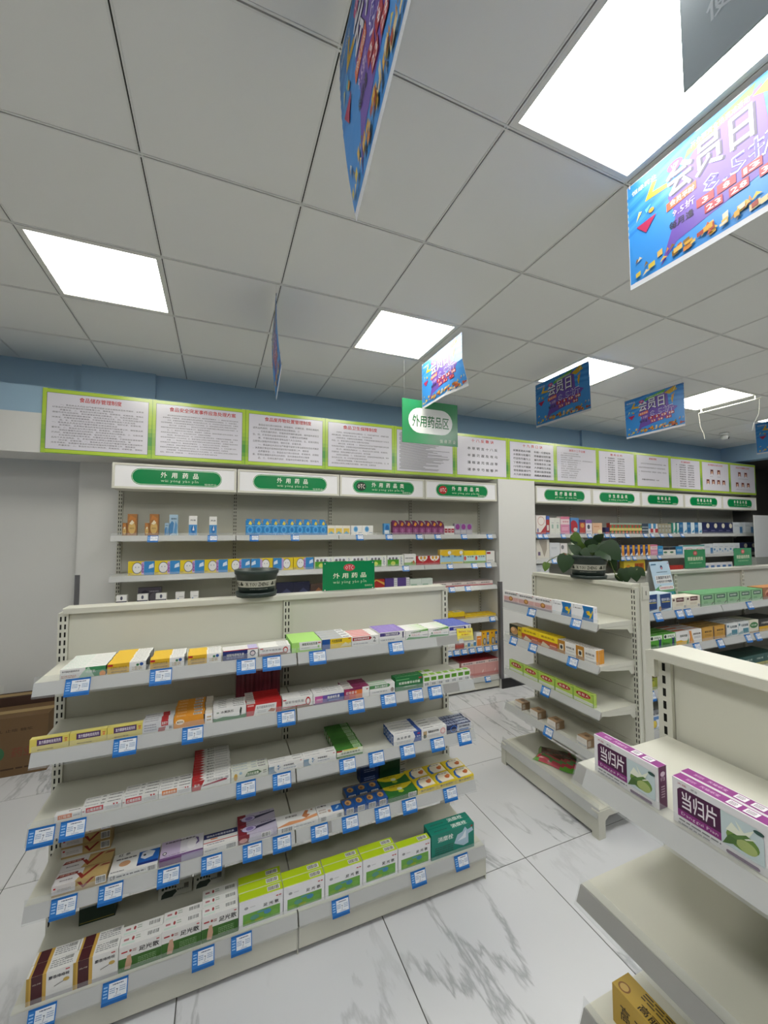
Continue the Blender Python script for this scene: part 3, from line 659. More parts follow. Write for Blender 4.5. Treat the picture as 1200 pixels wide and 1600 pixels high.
 'D8': dict(c=0x1d4f94, F=[('b', .22, .15, .8, .78)], T=[('e', .5, .5, .3, .3, 0x8a6a34), ('e', .5, .5, .26, .25, 0xc99c62), ('e', .45, .45, .14, .14, 0x8a5a34), fr(0, .84, 1, 1, 0x77706a), ('l', .1, .87, .9, .98, 1, K)], L=[fr(0, 0, 1, 1, 0x67686a)]),
 'D9': dict(c=0x2c6b2e, F=[('b', .7, .2, .95, .8), fr(0, .9, 1, 1, 0x3f7a2e)], T=[('p', [(0, 1), (1, 1), (1, .85), (.75, .55), (.45, .4), (.2, .5), (0, .75)], 0xd9c62a), ('e', .5, .55, .09, .13, 0xd8dcc8), ('p', [(.43, .42), (.57, .42), (.6, .25), (.5, .15), (.4, .25)], 0xa9b82a), ('x', .2, .65, .86, .1, '妇炎洁片', 0x33431a, True)]),
 'D10': dict(c=0xdcc324, F=[('x', .15, .85, .5, .4, '复方益母片', 0x5a5a2a, True)], T=[('p', [(.14, 0), (.1, .4), (.2, .75), (.45, .95), (.96, .95), (.96, .1), (.4, .04)], 0x1f62b4), ('p', [(.3, .05), (.22, .4), (.3, .75), (.5, .93), (.96, .93), (.96, .1)], 0xe9dfc9), ('e', .72, .45, .12, .16, 0xc0622a), ('e', .82, .55, .08, .13, 0xcf7a3a), ('x', .35, .85, .8, .08, '益母草', 0x55503a, True)]),
 'E1': dict(c=Wh, F=[fr(.05, 0, .42, 1, GLD), fr(.1, 0, .34, 1, 0x4a2026), fr(0, 0, .06, 1, 0xb08f3a), fr(.42, .0, 1, .14, 0xb5b3b4), ('x', .47, .93, .76, .12, '麝香痔疮栓', 0x33333a, True), ('x', .12, .32, .7, .05, '治痔', 0xcfc0b0), fr(.84, .9, .93, .94, RED), ('p', [(.6, .4), (.85, .52), (.85, .54), (.6, .42)], K), ('e', .86, .55, .07, .07, 0xc9a858)], T=[fr(.05, 0, .42, 1, GLD), fr(.1, 0, .34, 1, 0x4a2026), ('l', .46, .2, .96, .9, 4, 0x8f8f92), ('b', .75, .6, .95, .9)]),
 'E3': dict(c=Wh, F=[fr(0, 0, 1, .52, 0x3d6b2a), ('p', [(.14, .08), (.16, .35), (.2, .6), (.28, .62), (.31, .3), (.27, .06)], 0xcfa58a), ('x', .46, .95, .72, .2, '足光散', 0x1d1d20, True), ('l', .45, .15, .88, .42, 4, 0x86a876), fr(.06, .74, .2, .79, RED), ('e', .27, .77, .03, .05, 0xa03a3a), ('l', .32, .7, .42, .82, 2, 0x9a6a6a), fr(.88, .88, .95, .92, RED)], T=[('e', .3, .6, .03, .2, 0xa03a3a), fr(.08, .5, .2, .7, 0xb5757a), ('l', .36, .4, .48, .85, 2, 0x9aaa9a), ('b', .65, .35, .92, .75), fr(.05, .1, .35, .3, 0xcfe0d6)]),
 'E6': dict(c=0xe6e6e8, F=[('r', .09, .08, .93, .5, 0x6fa84a), ('e', .64, .36, .085, .09, 0x4a8ab0), ('e', .35, .3, .1, .09, 0x5f9a86), ('e', .2, .2, .08, .06, 0x84b04a), ('e', .45, .18, .1, .05, 0x9aae3a), ('e', .8, .25, .09, .1, 0x7ab050), ('e', .5, .44, .1, .04, 0x5a9a9a), ('e', .16, .72, .045, .05, 0x9a9a9c), ('x', .54, .9, .64, .12, '足 光 散', 0x33333a, True), ('e', .86, .84, .03, .02, RED), ('e', .93, .84, .03, .02, RED), ('l', .24, .7, .36, .75, 1, 0xb5b5b8)], T=[fr(0, 0, 1, 1, 0xb5cf1e), fr(0, 0, 1, .08, 0xd2d8a0), ('b', .66, .3, .92, .75)]),
 'E11': dict(c=0x18806e, F=[('x', .14, .5, .74, .2, '消糜栓', 0xdfe8e2, True), ('p', [(.52, .4), (.6, .72), (.72, .78), (.78, .95), (.84, .8), (.95, .85), (.98, .7), (.86, .62), (.86, .25), (.74, .2)], 0xa9c4d4), ('p', [(.6, .45), (.72, .6), (.8, .82), (.8, .5)], 0xdde6ee), ('e', .94, .9, .03, .04, 0x8a4a3a), ('l', .08, .14, .5, .48, 4, 0x2f5f54)], T=[('x', .5, .86, .5, .6, '消糜栓', 0xdfe8e2, True), ('l', .1, .3, .4, .6, 1, 0x2f5f54)]),
 'E12': dict(c=0xc0c1ba, F=[('p', [(.08, .0), (.1, .1), (.2, .17), (.36, .16), (.5, .17), (.55, .1), (.45, .03), (.42, -.0)], 0x26352e), ('e', .13, .235, .04, .035, 0x26352e), ('e', .23, .25, .04, .035, 0x26352e), ('e', .33, .25, .035, .03, 0x26352e), ('e', .42, .245, .033, .03, 0x26352e), ('e', .5, .23, .03, .028, 0x26352e), ('r', .76, .14, .9, .26, 0x6a6660), ('l', .55, .1, .9, .2, 1, 0x7a7b78)], T=[]),
 'E13': dict(c=0x1f3428, F=[fr(.03, .1, .97, .14, 0x9a8a3a)], T=[]),
 'E14': dict(c=0x1f4a30, F=[fr(.78, 0, 1, 1, 0xb9bab2), ('l', .8, .2, .98, .8, 2, 0x55564f)], T=[]),
 'E15': dict(c=0x22386a, F=[('l', .2, .3, .8, .8, 2, 0x8a98c0)], T=[]),
 'P1': dict(c=0xdedada, F=[fr(0, 0, 1, .55, 0xd8b4b0), fr(0, 0, 1, .16, 0x9a8f98), ('e', .5, .4, .14, .2, 0x9a6a34), ('e', .5, .42, .08, .12, 0xcf9a5a), ('x', .08, .92, .8, .14, '香砂养胃颗粒', 0x4a4f55, True), fr(.9, .9, .96, .95, RED), ('l', .06, .22, .4, .5, 3, 0xc99a9a), ('l', .66, .22, .95, .5, 3, 0xc99a9a)], T=[('l', .1, .3, .8, .7, 1, 0xb5a5a5)]),
 'P2': dict(c=0xe6e6e8, F=[('p', [(.5, .98), (.56, .6), (.5, .25), (.45, .02), (.98, .02), (.98, .98)], 0x1f6fae), ('p', [(.72, .68), (.82, .7), (.88, .5), (.94, .72), (.98, .75), (.9, .35), (.84, .2), (.8, .25), (.84, .38), (.7, .45)], 0xd9b92a), ('e', .72, .6, .05, .07, 0xcf9a2a), ('x', .06, .48, .76, .07, '多潘立酮片', 0x3a3a44, True), ('e', .1, .9, .02, .03, K), ('e', .12, .22, .05, .04, 0xcfe0ee)], T=[('l', .1, .3, .6, .7, 1, 0xc9c9cc)], R=[('l', .2, .6, .8, .9, 3, GRY)]),
 'P3': dict(c=0x2c2f24, F=[('e', .4, .5, .3, .32, 0xb98a5a), ('e', .3, .62, .16, .16, 0xd9b080), fr(.7, .05, 1, .95, 0xc9a82a), ('x', .74, .96, .7, .18, '姜', 0x5a3a1a, True)], T=[fr(0, 0, 1, 1, 0x8a7a5a)]),
 'P4': dict(c=0xe6c91e, F=[fr(0, 0, 1, .55, 0xb2522c), ('x', .12, .85, .78, .14, '葛根粉晶', 0x8a6a1a, True), ('p', [(.1, .05), (.22, .42), (.4, .3), (.6, .12), (.5, .02)], 0xcfc0a0), ('l', .6, .2, .95, .4, 1, 0xdfa080)], T=[('x', .2, .8, .5, .5, '特产', 0xa98a1a)]),
 'P5': dict(c=0xdedcd8, F=[fr(0, 0, .42, 1, 0xa9762a), fr(.1, .25, .33, .72, 0xe2d8c0), ('e', .21, .48, .07, .16, 0x2a2f3a), ('x', .48, .92, .6, .15, '黄芪精口服', 0x33333a, True), ('l', .5, .32, .9, .42, 1, GRY), fr(.42, .1, 1, .13, 0x8a8a88)], T=[('l', .1, .2, .9, .8, 1, 0x6a5a3a)], R=[fr(0, 0, 1, 1, 0xd8922e), ('r', .4, 0, .5, 1, 0xe0a850), ('e', .25, .8, .1, .05, 0xb5701e)]),
 'P6': dict(c=0xa9c252, F=[fr(.04, .06, .96, .3, 0xcfd6c0), ('e', .5, .68, .36, .2, 0xa3262c), ('x', .24, .76, .68, .2, '纯 阳 人', 0xe9dccb, True), fr(.9, .88, .95, .92, GRN), fr(0, 0, .02, 1, 0x6a9a3a), fr(.98, 0, 1, 1, 0x6a9a3a)], T=[('l', .05, .2, .95, .8, 1, 0x5a6a30)], R=[fr(.1, .06, .9, .94, 0xb5cf62)]),
 'P7': dict(c=0xd9d4cc, F=[('l', .15, .1, .9, .3, 1, 0x8a9aa8), ('l', .2, .6, .8, .7, 1, 0xc0b8b0)], T=[fr(0, 0, 1, 1, 0xa98a68), ('e', .5, .6, .2, .2, 0x7a5f48), ('l', .1, .1, .9, .35, 2, 0xc0a080)], R=[fr(0, 0, 1, 1, 0x93785c), fr(.12, .2, .42, .8, 0xcfc4b4), ('l', .15, .25, .4, .75, 4, 0x6a5a4a)]),
 'Q1': dict(c=0xc9dbe6, F=[('p', [(.1, .95), (.92, 1), (.9, .15), (.18, .05)], 0x1d3f78), ('x', .22, .85, .66, .16, '银杏叶滴丸', 0xe0e6ee, True), fr(.25, .5, .85, .54, 0xd9c85a), ('e', .1, .15, .1, .15, 0xa98a6a)], T=[fr(0, 0, 1, 1, 0xc2d2dc)]),
 'Q2': dict(c=0xe0dac8, F=[fr(.28, .62, .82, .97, 0x5a2a2c), ('x', .33, .78, .8, .16, '参松养心', 0xe6d8d0, True), ('e', .1, .8, .07, .1, 0x5a3a3c), ('l', .25, .3, .75, .5, 2, 0xb5a898), ('b', .82, .08, .95, .3)], T=[]),
 'Q3': dict(c=0x92bd92, F=[fr(0, 0, .035, 1, 0x3f6a4a), fr(.965, 0, 1, 1, 0x4a7a56), fr(0, .95, 1, 1, 0x5fa36c), ('r', .18, .55, .85, .88, 0x3a5f50), ('x', .24, .79, .715, .18, '复方丹参片', 0xdfeade, True), ('l', .2, .2, .5, .4, 2, 0x5f8a66), ('p', [(.75, .1), (.9, .3), (.95, .28), (.8, .08)], 0x4a3a30), fr(0, .0, 1, .07, 0xbcd6b8)], T=[fr(0, 0, 1, 1, 0x5fa36c), fr(0, 0, .03, 1, 0x3f7a4c), fr(0, .93, 1, 1, 0x3f7a4c)]),
 'Q4': dict(c=0x9a6a4a, F=[('e', .5, .5, .35, .35, 0xcf9a7a), ('e', .4, .4, .2, .2, 0x8a3a2a)], T=[fr(0, 0, 1, 1, 0xc0824a)]),
 'Q5': dict(c=Wh, F=[('p', [(.3, .8), (.6, .9), (.5, .6), (.7, .5), (.4, .45)], RED), fr(.2, .1, .9, .2, 0xb5424a)], T=[]),
 'Q6': dict(c=0x4fa02e, F=[fr(.1, .62, .98, .95, 0xdfe8d8), ('e', .22, .78, .09, .12, 0x1f3a2a), ('x', .38, .9, .78, .16, '护肝片', 0x5a6a5a, True), ('p', [(.7, .05), (.74, .5), (.68, .75), (.8, .6), (.92, .75), (.9, .05)], 0x1d2f5a), ('p', [(0, 0), (0, .4), (.5, .3), (.68, .0)], 0x2f6f22)], T=[('l', .05, .2, .9, .8, 1, 0x9cc48a)]),
 'Q7': dict(c=Wh, F=[fr(0, 0, 1, .25, 0xe0b41e), ('p', [(0, .3), (.4, .35), (.9, .1), (.9, .0), (0, .0)], 0xdcae22), ('x', .3, .92, .65, .18, '消炎利胆', 0x3a4a30, True), ('p', [(.8, .0), (1, .45), (1, 0)], 0x3a8a3a)], T=[fr(0, .3, 1, .8, 0xd9764a)]),
 'Q8': dict(c=Wh, F=[('p', [(0, 0), (.1, .5), (.02, .95), (.2, .95), (.26, .5), (.4, 0)], 0xd0793a), ('p', [(.1, 0), (.18, .5), (.12, .95), (.2, .95), (.26, .5), (.4, 0)], 0xe0a24a), ('x', .34, .92, .66, .14, '胆舒胶囊', 0x5a4a44, True), ('l', .4, .3, .9, .5, 2, GRY)], T=[('l', .1, .2, .9, .8, 1, 0xcf8a6a)]),
 'Q9': dict(c=0xc2923c, F=[fr(.9, 0, 1, 1, 0x5a463c), ('x', .2, .75, .68, .14, '健胃消食', 0x33281a, True), fr(.12, .15, .85, .9, 0xc99a44), ('x', .2, .78, .66, .16, '健胃消食', 0x33281a, True), ('l', .2, .3, .75, .5, 2, 0x8a682a)], T=[fr(0, 0, 1, 1, 0xb08a44), ('l', .1, .3, .9, .7, 1, 0x3a2f1c)], R=[fr(0, 0, 1, 1, 0x5a463c), ('e', .5, .5, .2, .2, 0xd8d2cc)]),
 'Q10': dict(c=0xdfe2e2, F=[fr(0, 0, .025, 1, 0x8a9496), ('r', .45, .08, .95, .48, 0x4f8a9c), ('p', [(0, .15), (.42, .3), (.42, .06), (0, .02)], 0x86aab2), ('x', .28, .92, .72, .2, '乌灵胶囊', 0x3f4f58, True), ('e', .14, .8, .08, .1, 0x4f7a8a)], T=[('l', .1, .3, .9, .7, 1, 0x8a9494)]),
 'Q11': dict(c=0xdcd8c6, F=[('e', .5, .6, .44, .24, 0x2f7a3c), ('x', .2, .8, .6, .14, '百乐眠', 0xdfe8d8, True), fr(0, 0, 1, .1, 0xb0906a)], T=[fr(0, .3, 1, .8, 0xb9c4a8)]),
 'Q12': dict(c=0x2c2c2a, F=[fr(0, 0, 1, .4, 0xd9a81e), ('x', .2, .9, .68, .18, '六味地黄', 0xcfcac0, True)], T=[fr(0, 0, 1, 1, 0x31332e)]),
 'Q13': dict(c=0x8f9a2e, F=[('e', .5, .45, .4, .35, 0xa9aa3a), ('l', .2, .6, .8, .85, 1, 0x5a5f1a), fr(0, .9, 1, 1, 0x5a4f1c)], T=[fr(0, 0, 1, 1, 0x6a651f)]),
 'Q14': dict(c=0x224f4a, F=[fr(0, 0, 1, .3, 0xb9b46a), ('x', .25, .85, .65, .16, '元胡止痛', 0xc9d6cc, True)], T=[fr(0, 0, 1, 1, 0x1f3f38)]),
 'Q15': dict(c=0xd8dce2, F=[fr(.0, .75, 1, 1, 0x5f8ac0), ('e', .5, .42, .26, .34, 0x3a6ab0), ('e', .5, .42, .22, .3, 0xe2c84a), ('l', .1, .02, .9, .1, 1, 0x8a9ab0)], T=[fr(0, .2, 1, .8, 0xb9bcc2), ('l', .1, .3, .9, .7, 1, 0x5a5a5e)]),
 'G1': dict(c=0xe2e0e2, F=[('p', [(.06, .18), (.06, .76), (.09, .82), (.12, .84), (.55, .84), (.55, .18)], 0x4a1a40), fr(.06, .18, .55, .34, 0x8a2f7c), ('x', .1, .52, .59, .38, '当归片', 0xece4ea, True), ('x', .1, .52, .26, .09, 'Danggui Pian', 0xe6cfe0), ('p', [(.55, .18), (.55, .84), (.9, .84), (.96, .7), (.96, .15)], 0xc3d2d4), ('e', .76, .42, .16, .18, 0x6f8f42), ('e', .8, .36, .1, .12, 0xa9b872), ('p', [(.56, .18), (.62, .4), (.72, .55), (.7, .3)], 0x4f6f3a), ('p', [(.6, .5), (.66, .7), (.74, .6), (.7, .78), (.78, .62), (.88, .78), (.82, .56), (.9, .6), (.8, .5)], 0xe6ead8), ('p', [(.64, .42), (.8, .6), (.84, .58), (.7, .4)], 0x5a7f3e), ('e', .92, .78, .05, .04, 0x2f4f48), ('x', .07, .18, .92, .05, '天福', 0xa03a4a), ('x', .23, .31, .92, .05, '岷宝', 0x4a4a4a), ('l', .08, .1, .55, .16, 1, 0x55555a), ('l', .07, .02, .45, .08, 1, 0x8a8a90), ('p', pill(.6, .04, .92, .11, 1.7), 0x6a4a6a)],
            T=[fr(0, .08, 1, .92, 0x87307c), ('x', .12, .24, .5, .3, '当归片', 0xe0b8d8), ('x', .28, .5, .5, .3, '天福岷宝', 0xe0b8d8), fr(.58, .2, .7, .8, 0xe6e2e6), fr(.75, .2, .88, .8, 0xe6e2e6), ('l', .6, .3, .68, .7, 3, 0x4a3a4a), ('l', .77, .3, .86, .7, 3, 0x4a3a4a)], R=[fr(.08, .0, .92, 1, 0x5f2250), ('x', .25, .75, .7, .1, '归', 0xd8c0d2), ('l', .3, .25, .7, .55, 5, 0xc9a8c0), ('e', .5, .82, .25, .06, 0xd8c0d2)]),
 'G2': dict(c=0xb9983c, F=[('x', .1, .6, .5, .4, '高 丽 参', 0x33281a, True)], T=[fr(0, 0, 1, 1, 0xbf9f42), ('e', .1, .3, .07, .22, 0x8a6030), ('e', .1, .3, .05, .16, 0xc9a860), ('x', .3, .55, .25, .34, '高丽', 0x33281a, True), ('l', .25, .55, .9, .95, 3, 0x55452a)], L=[fr(0, 0, 1, 1, 0x8a7a5c)], R=[fr(0, 0, 1, 1, 0xa5873a)]),
 'G3': dict(c=0xe0dade, F=[fr(.3, .05, 1, .9, 0x8a4a8c), ('e', .12, .4, .09, .14, 0xd9cf8a), ('e', .12, .4, .07, .11, 0xe6dfb0)], T=[fr(.2, 0, 1, .9, 0x9a5a9a)]),
}
def simple(c, *ops, T=None, R=None):
    return dict(c=c, F=list(ops), T=T if T is not None else [], R=R)
ART.update({
 'R1': simple(0x9a6a3c, ('e', .5, .35, .38, .28, 0xc9a868), ('p', [(.1, .7), (.3, .95), (.9, .8), (.8, .55), (.5, .75)], 0xb5763c), ('p', [(.2, .55), (.5, .72), (.75, .6), (.5, .5)], 0xe0d4b8), ('x', .25, .75, .33, .08, '喷剂', 0x6a4a2a)),
 'R2': simple(0x9fb9cc, ('p', [(0, 0), (.45, .1), (.55, .6), (.3, .7), (0, .5)], 0x4a7fb0), ('p', [(.5, .1), (.75, .7), (.95, .5), (.9, .05)], 0x5f90bc), ('x', .2, .85, .8, .08, '鼻喷剂', 0x3a4a5a, True)),
 'R3': simple(Wh, ('r', 0, 0, 1, .55, 0x4d8fc8), ('e', .55, .3, .28, .2, 0x2f6fb0), ('p', [(.45, .25), (.58, .52), (.7, .25)], Wh), ('x', .15, .85, .78, .08, '洗液', 0x5a5a60, True)),
 'R4': simple(0x2f84c4, ('e', .5, .36, .36, .26, 0x56a5dc), ('e', .5, .36, .2, .16, 0x2f7abf), ('p', [(.3, .75), (.5, .98), (.75, .8), (.6, .68)], 0xd9c44a), ('p', [(.6, 1), (1, .72), (1, 1)], 0x8f8f86), ('r', 0, .62, 1, .66, 0x8fc4e6)),
 'R5': simple(0xe2ded4, ('r', .1, .1, .9, .7, 0xe0c15a), ('p', [(.1, .1), (.5, .4), (.9, .1)], 0x6aa8c8)),
 'R6': simple(Wh, ('e', .42, .6, .2, .32, 0x7fb4dc), ('e', .42, .6, .13, .2, 0x4f90c4), ('l', .65, .15, .95, .3, 1, 0x7a9ab4)),
 'R7': simple(0x4f93c8, ('e', .55, .6, .32, .28, 0x2868a8), ('r', .1, .05, .9, .4, 0xd4dde4)),
 'R8': simple(0x6a2a52, ('p', [(.2, .72), (.4, .98), (.7, .85), (.5, .65)], 0xd0862e), ('r', .05, .05, .95, .55, 0x8a4a78), ('p', [(.7, 1), (1, .75), (1, 1)], 0x9f9a90), ('e', .5, .3, .2, .15, 0xa76a94)),
 'R9': simple(Wh, ('r', .05, .2, .95, .7, 0xa03040), ('l', .2, .35, .8, .55, 1, 0xe0c8c8)),
 'R10': simple(0x9a94a4, ('e', .5, .7, .36, .26, 0x8a3f8a), ('r', .05, .05, .95, .4, 0xb5b2ba)),
 'R11': simple(0xdec42a, ('r', .6, 0, 1, 1, 0x3a86c4), ('e', .34, .52, .19, .42, 0x2a3f6a), ('e', .34, .52, .17, .37, 0xe2e2e2), ('r', .5, .05, .6, .95, 0xb9a0d0), ('x', .51, .59, .5, .7, '贴', 0x8a3a8a, True), ('p', [(.78, .45), (.98, .55), (.96, .85), (.8, .7)], 0xd0dfee), ('e', .28, .58, .015, .04, 0x3a4f7a), ('e', .4, .58, .015, .04, 0x3a4f7a), ('x', .02, .14, .12, .12, '退热', 0x5a3a1a)),
 'R12': simple(0xdec42a, ('r', 0, 0, .42, 1, 0x3a86c4), ('e', .68, .52, .19, .42, 0x2a3f6a), ('e', .68, .52, .17, .37, 0xe2e2e2), ('r', .42, .05, .52, .95, 0xb9a0d0), ('p', [(.02, .45), (.22, .55), (.2, .85), (.04, .7)], 0xd0dfee), ('e', .62, .58, .015, .04, 0x3a4f7a), ('e', .74, .58, .015, .04, 0x3a4f7a)),
 'R13': simple(0xe2e4dc, ('r', .02, 0, .7, .62, 0x4f9a2a), ('r', .02, .62, .7, .95, 0xdfe0e4), ('e', .35, .25, .14, .2, 0xc9d66a), ('x', .8, .9, .5, .8, '贴', 0x3a5a9a), ('e', .15, .7, .07, .12, 0x6a6a74), ('e', .35, .72, .07, .12, 0x77707a), ('e', .55, .7, .07, .12, 0x6a6a74)),
 'R14': simple(Wh, ('r', 0, 0, 1, .25, 0x8ab06a), ('l', .08, .55, .8, .75, 1, 0x77777c), ('e', .8, .25, .1, .18, 0xb5764a), ('e', .65, .2, .08, .14, 0x7a9a5a)),
 'R15': simple(0xb23038, ('e', .55, .9, .4, .5, Wh), ('e', .4, .8, .1, .18, 0xd9a03a), ('e', .7, .8, .1, .18, 0xd9a03a), ('e', .55, .45, .08, .14, 0xc99a84)),
 'R16': simple(0xdcbf5a, ('r', 0, .0, 1, .62, 0x9fc6dc), ('e', .5, .75, .45, .22, 0xe0b92a), ('e', .8, .78, .14, .13, 0xdfe4ea), ('x', .15, .85, .52, .12, '婴儿霜', 0x4a5a7a, True), ('r', .05, .02, .95, .14, 0xd9c45a)),
 'R17': simple(0xd9c22e, ('r', 0, .1, 1, .62, 0xbfd8dc), ('e', .5, .8, .4, .2, 0xe6c81e), ('x', .3, .9, .52, .12, '宝宝霜', 0x33403a, True), ('e', .12, .4, .1, .18, 0xc9554a), ('r', 0, 0, 1, .16, 0x7aa84a)),
 'R18': simple(Wh, ('r', .05, .75, .5, .92, 0xa02a32), ('l', .1, .1, .8, .3, 1, GRY)),
 'R19': simple(Wh, ('r', 0, 0, 1, .5, 0x35354a), ('x', .1, .9, .28, .2, '创可贴', 0xb5b5c4, True), ('e', .5, .75, .12, .16, 0x55586a)),
 'R20': simple(0x55505a, ('e', .3, .5, .2, .35, 0x3a3542), ('e', .7, .4, .2, .3, 0x6f6a74), ('l', .5, .7, .9, .85, 1, 0x9a94a0)),
 'R21': simple(Wh, ('p', [(0, .1), (.3, .55), (.55, .1)], 0x2f68a8), ('l', .4, .55, .9, .7, 1, GRY), ('l', .5, .2, .9, .35, 1, 0xc08a8a)),
 'R22': simple(0x22243a, ('l', .1, .3, .9, .6, 1, 0x77788c), T=[('p', [(.1, .1), (.6, .6), (.9, .3)], 0x3f4462), ('l', .1, .1, .9, .25, 1, 0x9a9aac)]),
 'R23': simple(0x4a3a34, ('l', .1, .3, .9, .6, 1, 0x9a7a5a), T=[('p', [(.1, .1), (.5, .7), (.9, .2)], 0x8a5a3a)]),
 'R24': simple(0xa02c28, ('l', .1, .3, .9, .6, 1, 0xd9a08a), T=[('p', [(.0, .4), (.5, .9), (1, .5), (1, .7), (.5, 1), (0, .6)], 0xc99a4a), ('x', .2, .8, .2, .1, '膏贴', 0xe6c8a0)]),
 'R25': simple(0x54407e, ('r', .7, 0, 1, 1, 0xc9c8cc), T=[('r', .72, 0, 1, 1, 0xcfced2), ('l', .75, .1, .97, .9, 5, GRY)]),
 'R26': simple(0xc9d4cc, ('r', 0, 0, .4, 1, 0x6a9a84), ('e', .7, .5, .12, .3, 0xb5564a), T=[('r', .1, .1, .6, .5, 0x9ab8a4)]),
 'R27': simple(0xdcd2ce, ('r', 0, 0, 1, .35, 0xb54a50), ('x', .15, .8, .66, .28, '医用敷贴', 0x5a5056, True), T=[('x', .1, .9, .5, .5, '医用敷贴', 0x6a5a60, True), ('r', 0, 0, 1, .12, 0xcf8a8a)]),
 'R28': simple(0xdabd1e, ('r', 0, 0, 1, .4, 0x8a6a3a), T=[('r', .15, .15, .85, .7, 0xd6dcd8), ('e', .4, .4, .15, .12, 0x6a8a4a), ('e', .62, .35, .14, .12, 0xb5764a), ('x', .2, .8, .85, .1, '小儿贴', 0x5a4a1a, True)]),
 'R29': simple(0xd9b61e, ('l', .1, .3, .9, .6, 1, 0x8a7420), T=[('r', .2, .2, .8, .5, 0xe0c440), ('e', .5, .6, .08, .1, 0xa0402a), ('l', .1, .1, .9, .2, 1, 0x8a7420)]),
 'R30': simple(Wh, ('r', .1, .3, .9, .6, 0xc9c0bc)),
 'R31': simple(0x9a3a30, ('r', .1, .3, .9, .7, 0xb5544a)),
 'R32': simple(0xd6d8d2, ('r', .55, .2, 1, .8, 0x4f86b4), ('r', .1, .2, .5, .5, 0xb9b48a)),
 'R33': simple(Wh, ('r', .05, .05, .95, .75, 0xd9822e), ('l', .2, .5, .8, .65, 1, 0xf0d0a8)),
 'R34': simple(0xe0aa22, ('r', .58, .08, .85, .92, 0x2f6aac), ('e', .32, .3, .2, .26, 0x5f6a74), ('e', .32, .3, .12, .18, 0xb9b4a8), ('x', .62, .82, .5, .5, '膏', 0xe6e0c0, True), ('e', .2, .85, .08, .06, 0x8a3a2a)),
 'R35': simple(0xdcdad2, ('l', .5, .6, .9, .75, 1, 0x6a7a72), ('e', .85, .25, .08, .15, 0x6aa894), ('e', .2, .5, .06, .08, 0xcf8a7a)),
 'R36': simple(0xcf9a96, ('r', 0, .82, 1, 1, 0xdcc8c4), ('x', .15, .9, .9, .09, '医用棉签', 0x55505a, True), ('p', [(.6, .2), (.72, .42), (.76, .4), (.66, .18)], 0xe6d6d0), ('r', 0, 0, 1, .25, 0xc07f7c), T=[('r', 0, 0, 1, 1, 0xa62c36), ('l', .05, .3, .95, .7, 1, 0xc9666c)]),
 'T1': simple(0xe2dcd8, ('e', .5, .7, .36, .24, 0xc9a098), ('e', .5, .7, .31, .2, 0xe6e0dc), ('r', 0, 0, 1, .1, 0xb53a40), ('p', [(.4, .08), (1, .5), (1, .08)], 0xb5464c), ('e', .15, .2, .06, .12, 0x3a4a8a)),
 'T2': simple(0x4a6ab4, ('r', 0, .1, 1, .8, 0xa8413c), ('r', .2, .2, .8, .5, 0xd0cac4)),
 'T3': simple(0xd8dad4, ('r', .35, .35, .7, .6, 0x9ab4a8), ('l', .3, .65, .8, .75, 1, GRY)),
 'T4': simple(0xe0cdd0, ('r', 0, 0, 1, .55, 0xd08aa8), ('r', 0, .85, 1, 1, 0xcf7a94), ('x', .2, .9, .7, .1, '早早孕', 0xc04a6a, True), ('l', .15, .2, .85, .4, 2, 0xe6c0d0)),
 'T5': simple(0x5a8ac0, ('e', .35, .45, .5, .4, 0xa83440), ('e', .55, .28, .25, .12, 0xcfc9c4), ('r', 0, 0, 1, .06, 0x8a3040)),
 'T6': simple(0x4a3a6c, ('r', .08, .05, .95, .8, 0xb04a44), ('e', .5, .6, .3, .16, 0xd09a5a)),
 'T7': simple(0xdcd6dc, ('r', 0, .75, 1, 1, 0x8a64a4), ('e', .45, .5, .22, .16, 0x4a4a5a), ('l', .1, .15, .9, .25, 1, 0x77707a)),
 'T8': simple(0xdab496, ('e', .75, .2, .22, .2, 0xdfd8b0), ('l', .15, .6, .7, .75, 1, 0xb5764a)),
 'T9': simple(0x30305c, ('r', 0, 0, 1, .3, 0xa03a4a)),
 'T10': simple(0xb04a40, ('r', 0, .0, .5, .3, 0x3a6a44), ('r', 0, .3, 1, .55, 0xd0c47a), ('r', .5, .55, 1, .8, 0x5a8a5a), ('e', .6, .15, .25, .1, 0xc9805a), ('r', 0, .85, 1, 1, 0x9ab0a0)),
 'T11': simple(0x3a4a5c, ('r', 0, .3, 1, .45, 0x9aa4ac), ('r', 0, .6, 1, .7, 0x9aa4ac)),
 'T12': simple(0xdcd8d4, ('r', 0, .5, .6, 1, 0x4f90bc), ('r', .4, .1, 1, .5, 0xb0404a)),
 'T13': simple(0x9a947a, ('r', .15, .2, .9, .85, 0xa9a9a0), ('l', .2, .4, .8, .7, 1, 0x77776a)),
 'T14': simple(0x2f7f74, ('r', .5, 0, 1, 1, 0xd6dcd8), ('p', [(.5, .1), (1, .5), (1, .1)], 0x3f9f90)),
 'T15': simple(0x2f6a9c, ('r', .5, 0, 1, 1, 0xcfdbe2), ('l', .08, .55, .42, .8, 2, 0x9abcd4), ('p', [(.55, .1), (.95, .4), (.95, .1)], 0x4f93bc)),
 'T16': simple(0x2a3058, ('e', .72, .7, .2, .22, 0xd9d4be), ('l', .1, .2, .6, .35, 1, 0x77789a)),
 'T17': simple(0xc9d0d6, ('r', .7, 0, 1, .6, 0x4f7fae), ('l', .1, .6, .6, .8, 2, 0x9aa4b0)),
 'T18': simple(0xd3cfc6, ('p', [(.2, .95), (.82, .95), (.8, .5), (.6, .12), (.5, .3), (.4, .55), (.25, .8)], 0xa39b90), ('r', .12, .2, .3, .38, 0x6a5a7a)),
